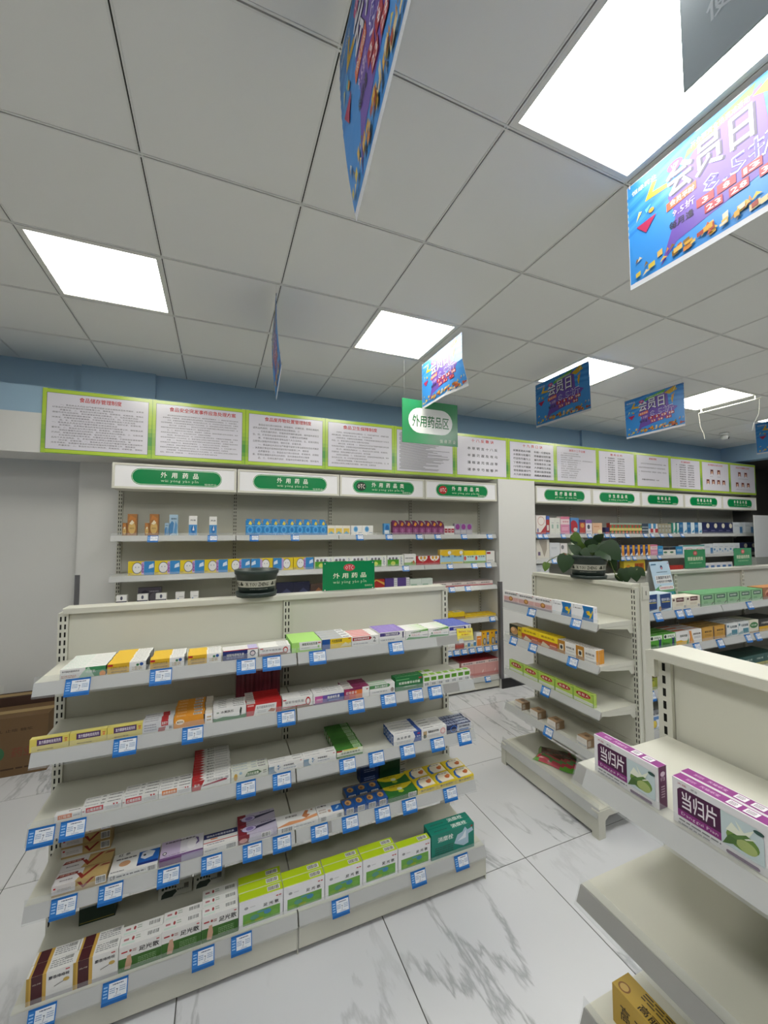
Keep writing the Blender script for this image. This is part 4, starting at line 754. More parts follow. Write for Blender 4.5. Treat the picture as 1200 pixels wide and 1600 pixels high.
 'T19': simple(0xd0d3d8, ('l', .15, .6, .7, .75, 2, 0xa9b0bc), ('r', .1, .1, .5, .14, 0xb0b6c0)),
 'T20': simple(0xdcd8d8, ('e', .5, .2, .35, .18, 0xa03a3c), ('e', .3, .75, .2, .14, 0x77777c)),
 'T21': simple(0xd0d6c4, ('r', .75, 0, 1, 1, 0x33405a), ('r', .1, .2, .6, .8, 0xbcd0a4)),
 'T22': simple(0x233a78, ('r', .55, 0, 1, 1, 0xdfa234), ('p', [(0, .05), (.5, .35), (.55, .05)], 0xcfd6e0), ('l', .1, .65, .5, .85, 2, 0xb9c4dc), ('e', .75, .3, .12, .2, 0xc9762a)),
 'T23': simple(0x3a8cc0, ('l', .15, .4, .85, .7, 2, 0xcfe2ee)),
 'T24': simple(0xdcdcd6, ('r', 0, .65, 1, 1, 0x2a3038), ('e', .35, .35, .3, .12, 0x4a7a5a)),
 'T25': simple(0xdcdcde, ('e', .55, .55, .3, .12, 0xc05a6a), ('e', .55, .55, .24, .07, 0xdcdcde), ('r', 0, .85, 1, 1, 0x5a9a94)),
 'T26': simple(0xd3d8dc, ('r', .1, .3, .4, .5, 0x5f90b8), ('l', .2, .6, .8, .75, 1, 0xa9b4be), ('e', .7, .25, .1, .1, 0x77a0c0)),
 'T27': simple(0xdabf3c, ('r', .5, .2, .95, .75, 0xb56a2a), ('x', .5, .9, .6, .2, '健胃', 0x7a2a1a, True), ('e', .2, .55, .1, .12, 0xc98a2a), ('l', .1, .08, .9, .25, 2, 0x4a3a1a)),
 'T28': simple(0xb23a34, ('l', .1, .2, .9, .4, 1, 0xe0c0b8)),
 'T29': simple(0xdcdce0, ('r', .2, .3, .8, .7, 0x4f78ae)),
})
_cart = {}
def carton_mesh(art, w, d, h):
    key = (art, round(w, 3), round(d, 3), round(h, 3))
    if key in _cart: return _cart[key]
    a = ART[art]; b = MB()
    b.box(0, 0, 0, w, d, h, a['c'])
    cl = lambda t: min(max(t, 0.0), 1.0)          # print stays on its face
    sd = hash(art) % 97 if False else sum(map(ord, art))
    decal(b, (a.get('T') if art in ('R22', 'R23', 'R24', 'R25', 'R26') else None) or a['F'], lambda u, v, k: (cl(u) * w, -k, cl(v) * h), seed=sd)
    T = a.get('T') or []
    decal(b, T, lambda u, v, k: (cl(u) * w, cl(v) * d, h + k), seed=sd + 1)
    # tuck flap line and back print are plain card
    if a.get('R'): decal(b, a['R'], lambda u, v, k: (w + k, cl(u) * d, cl(v) * h), seed=sd + 2)
    if a.get('L'): decal(b, a['L'], lambda u, v, k: (-k, d - cl(u) * d, cl(v) * h), seed=sd + 3)
    if art in ('R4', 'R8'):       # hang tab: a notched card tab above the box
        b.extr([(.1 * w, h), (.9 * w, h), (.9 * w, h * 1.0 + .006), (.6 * w, h + .014), (.1 * w, h + .014)], d - .002, d - .001, 'y', a['c'])
    _cart[key] = b.mesh('carton', M['print'])
    return _cart[key]

SHELF = {}
for k, n in (('G1', "left gondola's"), ('G2', "potted-plant gondola's"), ('G3', "far gondola's")):
    for l, t in zip('ABCDE', ('top', 'second', 'third', 'fourth', 'base')): SHELF[k + l] = 'on %s %s shelf' % (n, t)
for k, n in (('W1', "left wall unit's"), ('W2', "right wall unit's")):
    for l, t in zip('ABCDEF', ('top', 'second', 'third', 'fourth', 'fifth', 'base')): SHELF[k + l] = 'on %s %s shelf' % (n, t)
ORD = ('', 'first', 'second', 'third', 'fourth', 'fifth', 'sixth', 'seventh', 'eighth', 'ninth', 'tenth', 'eleventh', 'twelfth')

#ROWS = shelf, facing, name, art, description, x, y, z, w, d, h, columns, rows deep, stacked
ROWS = [
('G1A','S','ointment_carton','A1','white-and-green ointment carton',-0.511,1.768,1.155,0.1380,0.0225,0.0350,1,8,1),
('G1A','S','ointment_carton','A2','yellow-and-white ointment carton',-0.370,1.768,1.155,0.1250,0.0215,0.0360,1,9,1),
('G1A','S','ointment_carton','A2','yellow-and-white ointment carton',-0.233,1.768,1.155,0.1180,0.0215,0.0360,1,6,1),
('G1A','S','ointment_carton','A2','yellow-and-white ointment carton',-0.104,1.768,1.155,0.1230,0.0215,0.0360,1,5,1),
('G1A','S','ointment_carton','A5','navy-fronted ointment carton',0.024,1.768,1.155,0.1360,0.0215,0.0400,1,3,1),
('G1A','S','ointment_carton','A6','white red-circle ointment carton',0.165,1.768,1.155,0.1290,0.0215,0.0370,1,4,1),
('G1A','S','ointment_carton','A7','light green ointment carton',0.299,1.768,1.155,0.1310,0.1700,0.0430,1,1,1),
('G1A','S','ointment_carton','A8','grey-topped yellow ointment carton',0.432,1.768,1.155,0.1360,0.0420,0.0430,1,4,1),
('G1A','S','ointment_carton','A9','white red-banner ointment carton',0.569,1.768,1.155,0.1340,0.0265,0.0410,1,5,1),
('G1A','S','ointment_carton','A10','purple-topped ointment carton',0.704,1.768,1.155,0.1370,0.0285,0.0480,1,5,1),
('G1A','S','ointment_carton','A11','white green-swoosh ointment carton',0.842,1.768,1.155,0.1230,0.0300,0.0440,1,4,1),
('G1A','S','ointment_carton','A11','white green-swoosh ointment carton',0.966,1.768,1.155,0.1160,0.0300,0.0440,1,4,1),
('G1A','S','ointment_carton','A13','blue-topped ointment carton',1.084,1.768,1.155,0.1330,0.0285,0.0430,1,6,1),
('G1B','S','ointment_carton','B1','pale yellow purple-label ointment carton',-0.588,1.768,0.920,0.1123,0.0220,0.0440,3,1,1),
('G1B','S','ointment_carton','B4','silver red-label ointment carton',-0.252,1.768,0.920,0.1040,0.0200,0.0400,1,4,1),
('G1B','S','ointment_carton','B5','orange-topped ointment carton',-0.148,1.768,0.920,0.1390,0.0300,0.0400,1,6,1),
('G1B','S','ointment_carton','B6','white green-edged ointment carton',-0.008,1.768,0.920,0.1250,0.0180,0.0500,1,5,1),
('G1B','S','ointment_carton','B7','red-topped ointment carton',0.118,1.768,0.920,0.1410,0.0220,0.0480,1,6,1),
('G1B','S','ointment_carton','A6','white red-circle ointment carton',0.262,1.768,0.920,0.1310,0.0210,0.0480,1,3,1),
('G1B','S','ointment_carton','B9','pink-and-blue ointment carton',0.394,1.768,0.920,0.1400,0.0210,0.0500,1,3,1),
('G1B','S','ointment_carton','B10','magenta-and-orange ointment carton',0.535,1.768,0.920,0.1200,0.0260,0.0480,1,4,1),
('G1B','S','ointment_carton','B11','white green-banner ointment carton',0.656,1.768,0.920,0.1280,0.0250,0.0470,1,2,1),
('G1B','S','ointment_carton','B12','dark green ointment carton',0.787,1.768,0.920,0.1470,0.0250,0.0620,1,2,1),
('G1B','S','eyedrop_carton','B13','small white green-topped carton',0.936,1.768,0.920,0.0389,0.0380,0.0510,7,1,1),
('G1B','S','eyedrop_carton','B13','small white green-topped carton back row',0.917,1.808,0.920,0.0465,0.0380,0.0550,2,1,1),
('G1C','S','ointment_carton','C1','small white orange-label carton',-0.510,1.768,0.670,0.0780,0.0220,0.0240,1,1,1),
('G1C','S','ointment_carton','C2','white red-label eye ointment carton',-0.432,1.768,0.670,0.1220,0.0200,0.0280,1,3,1),
('G1C','S','ointment_carton','C2','white red-label eye ointment carton',-0.310,1.768,0.670,0.1170,0.0200,0.0300,1,4,1),
('G1C','S','ointment_carton','C4','white orange-label eye ointment carton',-0.193,1.768,0.670,0.1130,0.0200,0.0300,1,4,1),
('G1C','S','ointment_carton','C5','white red-arrow ointment carton',-0.079,1.768,0.670,0.1410,0.0205,0.0360,1,12,1),
('G1C','S','ointment_carton','C6','cream gold-leaf ointment carton',0.063,1.768,0.670,0.1450,0.0200,0.0400,1,3,1),
('G1C','S','ointment_carton','C7','white grey-figure ointment carton',0.209,1.768,0.670,0.1450,0.0220,0.0380,2,2,1),
('G1C','S','ointment_carton','C9','green-topped ointment carton',0.501,1.768,0.670,0.1230,0.0350,0.0340,1,7,1),
('G1C','S','ointment_carton','C10','white blue-end ointment carton',0.776,1.768,0.670,0.1480,0.0260,0.0500,1,5,1),
('G1C','S','ointment_carton','C11','white pink-seal ointment carton',0.925,1.768,0.670,0.1400,0.0260,0.0480,1,4,1),
('G1C','S','ointment_carton','C12','navy-and-silver ointment carton',1.066,1.768,0.670,0.1420,0.0260,0.0400,1,4,1),
('G1D','S','suppository_carton','D1','gold carton with red tick',-0.510,1.768,0.420,0.1610,0.0620,0.0360,1,2,1),
('G1D','S','suppository_carton','D1','gold carton with red tick at back',-0.538,1.955,0.420,0.1620,0.0620,0.0360,1,1,4),
('G1D','S','pill_carton','D2','white blue-panel pill carton',-0.346,1.768,0.420,0.1570,0.1000,0.0220,1,1,1),
('G1D','S','pill_carton','D3','lavender pill carton',-0.185,1.768,0.420,0.1510,0.0950,0.0260,1,1,1),
('G1D','S','pill_carton','D4','white navy-band pill carton',-0.034,1.768,0.420,0.1280,0.0750,0.0260,1,1,1),
('G1D','S','pill_carton','D5','maroon-and-lavender pill carton',0.094,1.768,0.420,0.1530,0.0620,0.0340,1,2,1),
('G1D','S','pill_carton','D6','white peach-swirl pill carton',0.248,1.768,0.420,0.1730,0.0720,0.0240,1,1,1),
('G1D','S','pill_carton','D7','white blue-corner pill carton',0.422,1.768,0.420,0.1140,0.0750,0.0240,1,1,1),
('G1D','S','pill_carton','D8','blue gold-oval pill carton',0.537,1.768,0.420,0.0527,0.0650,0.0300,4,1,1),
('G1D','S','pill_carton','D8','blue gold-oval pill carton back row',0.571,1.850,0.420,0.0567,0.0650,0.0300,3,1,1),
('G1D','S','pill_carton','D9','green-and-yellow pill carton',0.749,1.768,0.420,0.1520,0.0750,0.0260,1,2,1),
('G1D','S','pill_carton','D10','yellow blue-arc pill carton',0.902,1.768,0.420,0.1067,0.0800,0.0260,3,2,1),
('G1E','S','suppository_carton','E1','white carton with maroon-gold stripe',-0.547,1.700,0.155,0.1250,0.0450,0.0840,1,2,1),
('G1E','S','suppository_carton','E1','white carton with maroon-gold stripe',-0.423,1.700,0.155,0.1290,0.0450,0.0860,1,2,1),
('G1E','S','powder_carton','E3','white-and-green foot powder carton',-0.294,1.700,0.155,0.1310,0.0400,0.0840,1,2,1),
('G1E','S','powder_carton','E3','white-and-green foot powder carton',-0.164,1.700,0.155,0.1310,0.0400,0.0880,1,2,1),
('G1E','S','powder_carton','E3','white-and-green foot powder carton',-0.033,1.700,0.155,0.1290,0.0400,0.0920,1,3,1),
('G1E','S','powder_carton','E6','lime-topped white foot powder carton',0.097,1.700,0.155,0.1670,0.0400,0.1000,1,3,1),
('G1E','S','powder_carton','E6','lime-topped white foot powder carton',0.265,1.700,0.155,0.1670,0.0400,0.1000,1,2,1),
('G1E','S','powder_carton','E6','lime-topped white foot powder carton',0.433,1.700,0.155,0.1660,0.0400,0.1020,1,2,1),
('G1E','S','powder_carton','E6','lime-topped white foot powder carton',0.600,1.700,0.155,0.1650,0.0400,0.1040,1,2,1),
('G1E','S','powder_carton','E6','lime-topped white foot powder carton',0.767,1.700,0.155,0.1650,0.0400,0.1040,1,1,1),
('G1E','S','suppository_carton','E11','teal suppository carton',0.936,1.700,0.155,0.2360,0.0400,0.1120,1,2,1),
('G1E','S','powder_carton','E12','grey footprint carton at back',-0.205,1.960,0.155,0.1270,0.0500,0.1600,1,1,1),
('G1E','S','powder_carton','E12','grey footprint carton at back',-0.073,1.960,0.155,0.1240,0.0500,0.1600,1,1,1),
('G1E','S','pill_carton','E13','dark green gold-line carton at back',-0.474,1.955,0.155,0.1210,0.0550,0.0600,1,1,2),
('G1D','S','pill_carton','E14','dark green white-flap carton at back',0.778,1.950,0.420,0.1470,0.0550,0.0360,1,1,3),
('G1D','S','pill_carton','E15','dark blue carton at back',0.674,1.950,0.420,0.1000,0.0550,0.0380,1,1,3),
('G1B','S','syrup_carton','B14','maroon plastic-wrapped carton',0.083,1.930,0.920,0.0384,0.0600,0.1550,5,1,1),
('G2A','W','tablet_carton','P1','pink-and-white tablet carton',1.993,2.465,1.155,0.1573,0.0300,0.0850,3,1,1),
('G2A','W','tablet_carton','P2','white-and-blue stomach tablet carton',1.993,1.992,1.155,0.1550,0.0300,0.0880,2,1,1),
('G2B','W','tonic_carton','P3','dark ginger-picture carton',1.993,2.408,0.920,0.1290,0.0700,0.0850,1,1,1),
('G2B','W','tonic_carton','P4','yellow-and-red tonic carton',1.993,2.278,0.920,0.1625,0.0700,0.0850,2,1,1),
('G2B','W','tonic_carton','P5','white gold-striped tonic carton',1.993,1.954,0.920,0.1400,0.0220,0.0800,2,3,1),
('G2C','W','tablet_carton','P6','lime green red-oval carton',1.993,2.415,0.670,0.1432,0.0250,0.0750,5,1,1),
('G2D','W','pill_carton','P7','small brown pill carton',1.993,2.367,0.420,0.0730,0.0750,0.0500,1,1,1),
('G2D','W','pill_carton','P7','small brown pill carton',1.993,2.213,0.420,0.0720,0.0750,0.0500,1,1,1),
('G2D','W','pill_carton','P7','small brown pill carton',1.993,2.057,0.420,0.0700,0.0750,0.0500,1,1,1),
('G2D','W','pill_carton','P7','small brown pill carton',1.993,1.826,0.420,0.0730,0.0750,0.0500,1,1,1),
('G3A','S','granule_carton','Q1','navy-label white granule carton',2.527,1.752,1.155,0.1350,0.0500,0.1150,2,2,1),
('G3A','S','granule_carton','Q2','beige maroon-label granule carton',2.800,1.752,1.155,0.1490,0.0500,0.0800,2,2,1),
('G3A','S','granule_carton','Q3','pale green granule carton',3.106,1.752,1.155,0.1526,0.0500,0.0850,5,3,1),
('G3A','S','granule_carton','Q4','brown fruit-picture carton',3.874,1.752,1.155,0.1985,0.0500,0.0900,2,2,1),
('G3B','S','granule_carton','Q5','white red-mark carton',2.482,1.752,0.920,0.0660,0.0500,0.0850,1,2,1),
('G3B','S','granule_carton','Q6','bright green granule carton',2.555,1.752,0.920,0.1320,0.0500,0.0880,2,3,1),
('G3B','S','granule_carton','Q7','white-yellow-orange granule carton',2.823,1.752,0.920,0.1310,0.0500,0.0880,1,3,1),
('G3B','S','granule_carton','Q8','white orange-arc granule carton',2.957,1.752,0.920,0.1420,0.0500,0.0880,1,3,1),
('G3B','S','granule_carton','Q9','gold brown-side granule carton',3.104,1.752,0.920,0.1380,0.0500,0.0900,2,3,1),
('G3B','S','granule_carton','Q10','white teal-block granule carton',3.385,1.752,0.920,0.1410,0.0500,0.0920,2,3,1),
('G3B','S','granule_carton','Q11','cream green-oval granule carton',3.671,1.752,0.920,0.1220,0.0500,0.0920,1,3,1),
('G3B','S','granule_carton','Q12','black-and-yellow granule carton',3.798,1.752,0.920,0.1480,0.0500,0.0900,2,3,1),
('G3C','S','granule_carton','Q13','yellow-green granule carton',2.505,1.752,0.670,0.1040,0.0500,0.0800,2,3,1),
('G3C','S','granule_carton','Q14','dark green yellow-edged carton',3.425,1.752,0.670,0.1425,0.0500,0.0850,4,3,1),
('G3D','S','granule_carton','Q15','white child-granule carton',2.456,1.752,0.420,0.0847,0.0500,0.0800,3,3,1),
('W1A','S','spray_carton','R1','small tan spray carton',-0.692,3.635,1.657,0.0300,0.0400,0.0990,1,1,1),
('W1A','S','spray_carton','R1','tall tan spray carton',-0.660,3.635,1.657,0.0640,0.0500,0.1690,1,1,1),
('W1A','S','spray_carton','R1','small tan spray carton',-0.541,3.635,1.657,0.0300,0.0400,0.1000,1,1,1),
('W1A','S','spray_carton','R1','tall tan spray carton',-0.510,3.635,1.657,0.0640,0.0500,0.1710,1,1,1),
('W1A','S','spray_carton','R2','small pale blue spray carton',-0.403,3.635,1.657,0.0310,0.0400,0.1010,1,1,1),
('W1A','S','spray_carton','R2','tall pale blue spray carton',-0.371,3.635,1.657,0.0620,0.0500,0.1680,1,1,1),
('W1A','S','spray_carton','R3','white blue-drop wash carton',-0.229,3.635,1.657,0.0620,0.0500,0.1600,1,1,1),
('W1A','S','spray_carton','R3','white blue-drop wash carton',-0.075,3.635,1.657,0.0590,0.0500,0.1570,1,1,1),
('W1A','S','drop_carton','R4','bright blue hang-tab carton',0.213,3.635,1.657,0.0716,0.0400,0.1280,10,1,1),
('W1A','S','drop_carton','R5','small white-yellow carton',0.932,3.635,1.657,0.0737,0.0400,0.0880,3,1,1),
('W1A','S','drop_carton','R6','white blue-seal carton',1.162,3.635,1.657,0.1125,0.0400,0.0890,2,1,1),
('W1A','S','drop_carton','R7','lone blue hang-tab carton',1.501,3.635,1.657,0.0620,0.0400,0.1100,1,1,1),
('W1A','S','drop_carton','R8','maroon hang-tab carton',1.591,3.635,1.657,0.0741,0.0400,0.1290,8,1,1),
('W1A','S','drop_carton','R9','small white-red carton',2.188,3.635,1.657,0.0403,0.0400,0.0880,3,1,1),
('W1A','S','drop_carton','R10','purple-silver carton',2.313,3.635,1.657,0.0743,0.0400,0.1150,3,1,1),
('W1B','S','plaster_carton','R11','yellow-and-blue fever patch carton',-0.646,3.635,1.347,0.1802,0.0500,0.1080,5,1,1),
('W1B','S','plaster_carton','R12','blue-yellow reversed fever patch carton',0.260,3.635,1.347,0.1820,0.0500,0.1080,1,1,1),
('W1B','S','plaster_carton','R12','blue-yellow reversed fever patch carton',0.447,3.635,1.347,0.1730,0.0500,0.1080,1,1,1),
('W1B','S','plaster_carton','R11','yellow-and-blue fever patch carton beyond the pot',0.623,3.635,1.347,0.1820,0.0500,0.1080,1,1,1),
('W1B','S','plaster_carton','R13','green-and-white plaster carton',0.814,3.635,1.347,0.1785,0.0500,0.1050,4,1,1),
('W1B','S','plaster_carton','R13','green-and-white plaster carton',1.535,3.635,1.347,0.1800,0.0500,0.1050,1,1,1),
('W1B','S','plaster_carton','R14','white green-strip carton',1.720,3.635,1.347,0.1310,0.0500,0.1140,1,1,1),
('W1B','S','plaster_carton','R15','red-and-white baby carton',1.856,3.635,1.347,0.1355,0.0500,0.0900,2,1,1),
('W1B','S','plaster_carton','R16','tall yellow-blue baby cream carton',2.132,3.635,1.347,0.1430,0.0500,0.1500,2,1,1),
('W1B','S','plaster_carton','R17','yellow-green baby cream carton',2.422,3.635,1.347,0.1420,0.0500,0.1350,2,1,1),
('W1B','S','plaster_carton','R18','white red-tab carton',2.714,3.635,1.347,0.1120,0.0500,0.1260,1,1,1),
('W1C','S','plaster_carton','R19','white-and-black plaster carton',-0.718,3.635,1.106,0.0710,0.0500,0.0930,1,1,1),
('W1C','S','plaster_carton','R19','white-and-black plaster carton',-0.579,3.635,1.106,0.0730,0.0500,0.0930,1,1,1),
('W1C','S','plaster_carton','R19','white-and-black plaster carton',-0.453,3.635,1.106,0.0760,0.0500,0.0930,1,1,1),
('W1C','S','plaster_carton','R20','wide black plaster carton',-0.586,3.700,1.106,0.1650,0.0500,0.1350,1,1,1),
('W1C','S','plaster_carton','R21','white blue-corner plaster carton',-0.313,3.635,1.106,0.0650,0.0500,0.0930,1,1,1),
('W1C','S','plaster_carton','R21','white blue-corner plaster carton',-0.206,3.635,1.106,0.0610,0.0500,0.0930,1,1,1),
('W1C','S','plaster_carton','R22','flat dark navy patch carton',0.477,3.635,1.106,0.1475,0.0500,0.1300,2,1,1),
('W1C','S','plaster_carton','R23','flat brown patch carton',0.777,3.635,1.106,0.1510,0.0500,0.1030,2,1,1),
('W1C','S','plaster_carton','R24','flat red patch carton',1.334,3.635,1.106,0.1730,0.0500,0.1180,1,1,1),
('W1C','S','plaster_carton','R25','flat purple patch carton',1.511,3.635,1.106,0.1335,0.0500,0.1220,2,1,1),
('W1C','S','plaster_carton','R26','flat white-teal patch carton',1.782,3.635,1.106,0.1295,0.0500,0.1040,2,1,1),
('W1C','S','plaster_carton','R27','pink-and-white patch carton',2.056,3.635,1.106,0.1845,0.0300,0.0450,4,6,1),
('W1D','S','pouch_carton','R28','leaning yellow plaster carton',2.144,3.635,0.763,0.1400,0.1000,0.0750,2,1,1),
('W1D','S','pouch_carton','R29','flat yellow plaster carton',2.432,3.635,0.763,0.1327,0.1400,0.0300,3,1,1),
('W1E','S','plaster_carton','R30','small white cotton carton',2.193,3.635,0.454,0.0540,0.0500,0.0600,2,1,1),
('W1E','S','plaster_carton','R31','small red-brown carton',2.305,3.635,0.454,0.1060,0.0500,0.0600,1,1,1),
('W1E','S','plaster_carton','R32','small white-blue carton',2.415,3.635,0.454,0.0745,0.0500,0.0700,2,1,1),
('W1E','S','plaster_carton','R33','orange cotton carton',2.570,3.635,0.454,0.0660,0.0500,0.1500,1,1,1),
('W1E','S','plaster_carton','R34','yellow blue-strip plaster carton',2.640,3.635,0.454,0.1095,0.0500,0.1550,2,1,1),
('W1F','S','plaster_carton','R35','large white green-mark carton',2.116,3.626,0.140,0.2290,0.1500,0.1700,1,1,1),
('W1F','S','plaster_carton','R36','red-topped pink dressing carton',2.368,3.626,0.140,0.1600,0.0600,0.1700,3,4,1),
('W2A','S','device_carton','T1','tall white starburst device carton',3.428,3.635,1.655,0.1460,0.0600,0.2230,1,1,1),
('W2A','S','device_carton','T2','blue-red device carton',3.577,3.635,1.655,0.0520,0.0600,0.2170,1,1,1),
('W2A','S','device_carton','T3','white slim device carton',3.633,3.635,1.655,0.0805,0.0600,0.1950,2,1,1),
('W2A','S','device_carton','T4','pink-and-white test carton',3.804,3.635,1.655,0.1450,0.0600,0.2130,1,1,1),
('W2A','S','device_carton','T5','red-and-blue mouse carton',3.969,3.635,1.655,0.1330,0.0600,0.2000,1,1,1),
('W2A','S','device_carton','T6','purple-red device carton',4.106,3.635,1.655,0.1080,0.0600,0.1780,1,1,1),
('W2A','S','device_carton','T7','white purple-top device carton',4.218,3.635,1.655,0.1050,0.0600,0.1790,1,1,1),
('W2A','S','device_carton','T8','peach device carton',4.333,3.635,1.655,0.1680,0.0600,0.1400,1,1,1),
('W2A','S','device_carton','T9','small dark blue carton',4.556,3.635,1.655,0.0690,0.0600,0.0840,1,1,1),
('W2A','S','device_carton','T10','small red-green striped carton',4.639,3.635,1.655,0.0673,0.0500,0.1420,9,1,1),
('W2A','S','device_carton','T11','small dark striped carton',5.249,3.635,1.655,0.0615,0.0500,0.1380,2,1,1),
('W2A','S','device_carton','T12','blue-red-white carton',5.377,3.635,1.655,0.0955,0.0500,0.1390,2,1,1),
('W2A','S','device_carton','T13','olive-grey carton',5.573,3.635,1.655,0.0697,0.0500,0.1410,4,1,1),
('W2A','S','device_carton','T14','teal-white carton',5.858,3.635,1.655,0.0810,0.0500,0.1520,2,1,1),
('W2A','S','device_carton','T15','blue-and-white carton',6.026,3.635,1.655,0.1733,0.0500,0.1620,3,1,1),
('W2A','S','device_carton','T16','navy cream-circle carton',6.552,3.635,1.655,0.1890,0.0500,0.1670,4,1,1),
('W2A','S','device_carton','T17','white blue-edged carton',7.324,3.635,1.655,0.2370,0.0500,0.1730,1,1,1),
('W2A','S','device_carton','T17','white blue-edged carton',7.630,3.635,1.655,0.2290,0.0500,0.1760,1,1,1),
('W2B','S','device_carton','T18','torn-open white carton',3.420,3.635,1.360,0.1990,0.0800,0.2340,1,1,1),
('W2B','S','device_carton','T19','plain white device carton',3.623,3.635,1.360,0.1600,0.0600,0.1940,1,1,1),
('W2B','S','device_carton','T20','white red-picture carton',3.793,3.635,1.360,0.1090,0.0600,0.1850,1,1,1),
('W2B','S','device_carton','T21','green-white carton behind the plant',3.968,3.635,1.360,0.0740,0.0600,0.1910,2,1,1),
('W2B','S','device_carton','T8','cream carton behind the plant',4.535,3.635,1.360,0.1140,0.0600,0.1680,1,1,1),
('W2B','S','device_carton','T19','slim white tube carton',4.718,3.635,1.360,0.0590,0.0500,0.1410,1,1,1),
('W2B','S','device_carton','T22','navy-and-orange vitamin carton',4.789,3.635,1.360,0.1008,0.0600,0.1480,6,1,1),
('W2B','S','device_carton','T4','pink-white vitamin carton',5.400,3.635,1.360,0.1460,0.0600,0.1490,1,1,1),
('W2B','S','device_carton','T23','bright blue carton',5.550,3.635,1.360,0.1060,0.0600,0.1290,1,1,1),
('W2B','S','device_carton','T24','white-and-black carton',5.660,3.635,1.360,0.1340,0.0600,0.1100,2,1,1),
('W2B','S','device_carton','T23','bright blue carton',5.934,3.635,1.360,0.1480,0.0600,0.1150,1,1,1),
('W2B','S','device_carton','T25','white red-stroke carton',6.089,3.635,1.360,0.2465,0.0600,0.1310,2,1,1),
('W2B','S','device_carton','T17','white blue-edged carton',6.589,3.635,1.360,0.1940,0.0600,0.1430,1,1,1),
('W2B','S','device_carton','T26','white slim vitamin carton',6.790,3.635,1.360,0.1350,0.0600,0.1500,5,1,1),
('W2B','S','device_carton','T16','navy cream-circle carton',7.473,3.635,1.360,0.2140,0.0600,0.1520,2,1,1),
('W2C','S','device_carton','T19','white device carton low down',3.411,3.635,1.100,0.0970,0.0800,0.1970,2,1,1),
('W2C','S','device_carton','T27','yellow game-print carton',4.875,3.635,1.100,0.4060,0.0600,0.2240,1,1,1),
('W2C','S','device_carton','T28','red-white carton',5.788,3.635,1.100,0.0970,0.0600,0.1120,3,1,1),
('W2C','S','device_carton','T29','white blue-print carton',6.548,3.635,1.100,0.1416,0.0600,0.1240,5,1,1),
]
_rnd = random.Random(11)
SPOTS = {}
_cols = {}
for r in ROWS:
    _cols.setdefault((r[0], r[4]), []).append(r)
for (shelf, desc), rs in _cols.items():
    ncol = sum(r[11] for r in rs); ci = 0
    for (sh, fc, nm, art, de, x, y, z, w, d, h, nx, ny, nz) in rs:
        me = carton_mesh(art, w - .0016, d - .0012, h - .0006)
        for i in range(nx):
            ci += 1
            for j in range(ny):
                for k in range(nz):
                    o = bpy.data.objects.new(nm, me); COL.objects.link(o)
                    dx = i * w + .0008 + (_rnd.uniform(-.002, .002) if j else 0)
                    dy = j * d + .0004; dz = k * h + .0003
                    if fc == 'S':
                        o.location = (x + dx, y + dy, z + dz)
                    else:
                        o.location = (x + dy, y - dx, z + dz); o.rotation_euler = (0, 0, PI2)
                    lab = '%s %s' % (desc, SHELF[shelf])
                    if ncol > 1: lab += ', %s from left' % ORD[ci]
                    if ny > 1: lab += ', %s from front' % ORD[j + 1]
                    if nz > 1: lab += ', %s from bottom' % ORD[k + 1]
                    o['label'] = lab; o['category'] = 'carton'
                    if ncol * ny * nz > 1: o['group'] = '%ss %s' % (desc, SHELF[shelf])
            SPOTS.setdefault(shelf, []).append((x + (i + .5) * w if fc == 'S' else y - (i + .5) * w, desc))

# large cartons on the near gondola (front faces toward -x)
def big(nm, art, x, y, z, w, d, h, lab):
    o = link(nm, carton_mesh(art, w, d, h)); o.location = (x, y, z); o.rotation_euler = (0, 0, PI2)
    thing(o, lab, 'carton')
big('tablet_carton', 'G1', .772, .660, 1.1505, .138, .026, .077, 'large white and purple tablet carton standing alone at the shelf end')
big('tablet_carton', 'G1', .772, .496, 1.1505, .138, .026, .077, 'large white and purple tablet carton at the right frame edge, front of two')
big('tablet_carton', 'G1', .800, .499, 1.1505, .138, .026, .077, 'large white and purple tablet carton standing behind another one at the frame edge')
big('tonic_carton', 'G2', .798, .655, .6305, .17, .05, .076, 'gold carton with dark lettering on the near gondola lowest visible shelf')
big('tablet_carton', 'G3', 1.015, .52, .6305, .14, .03, .09, 'purple and white carton at the lower right corner behind the gold carton')

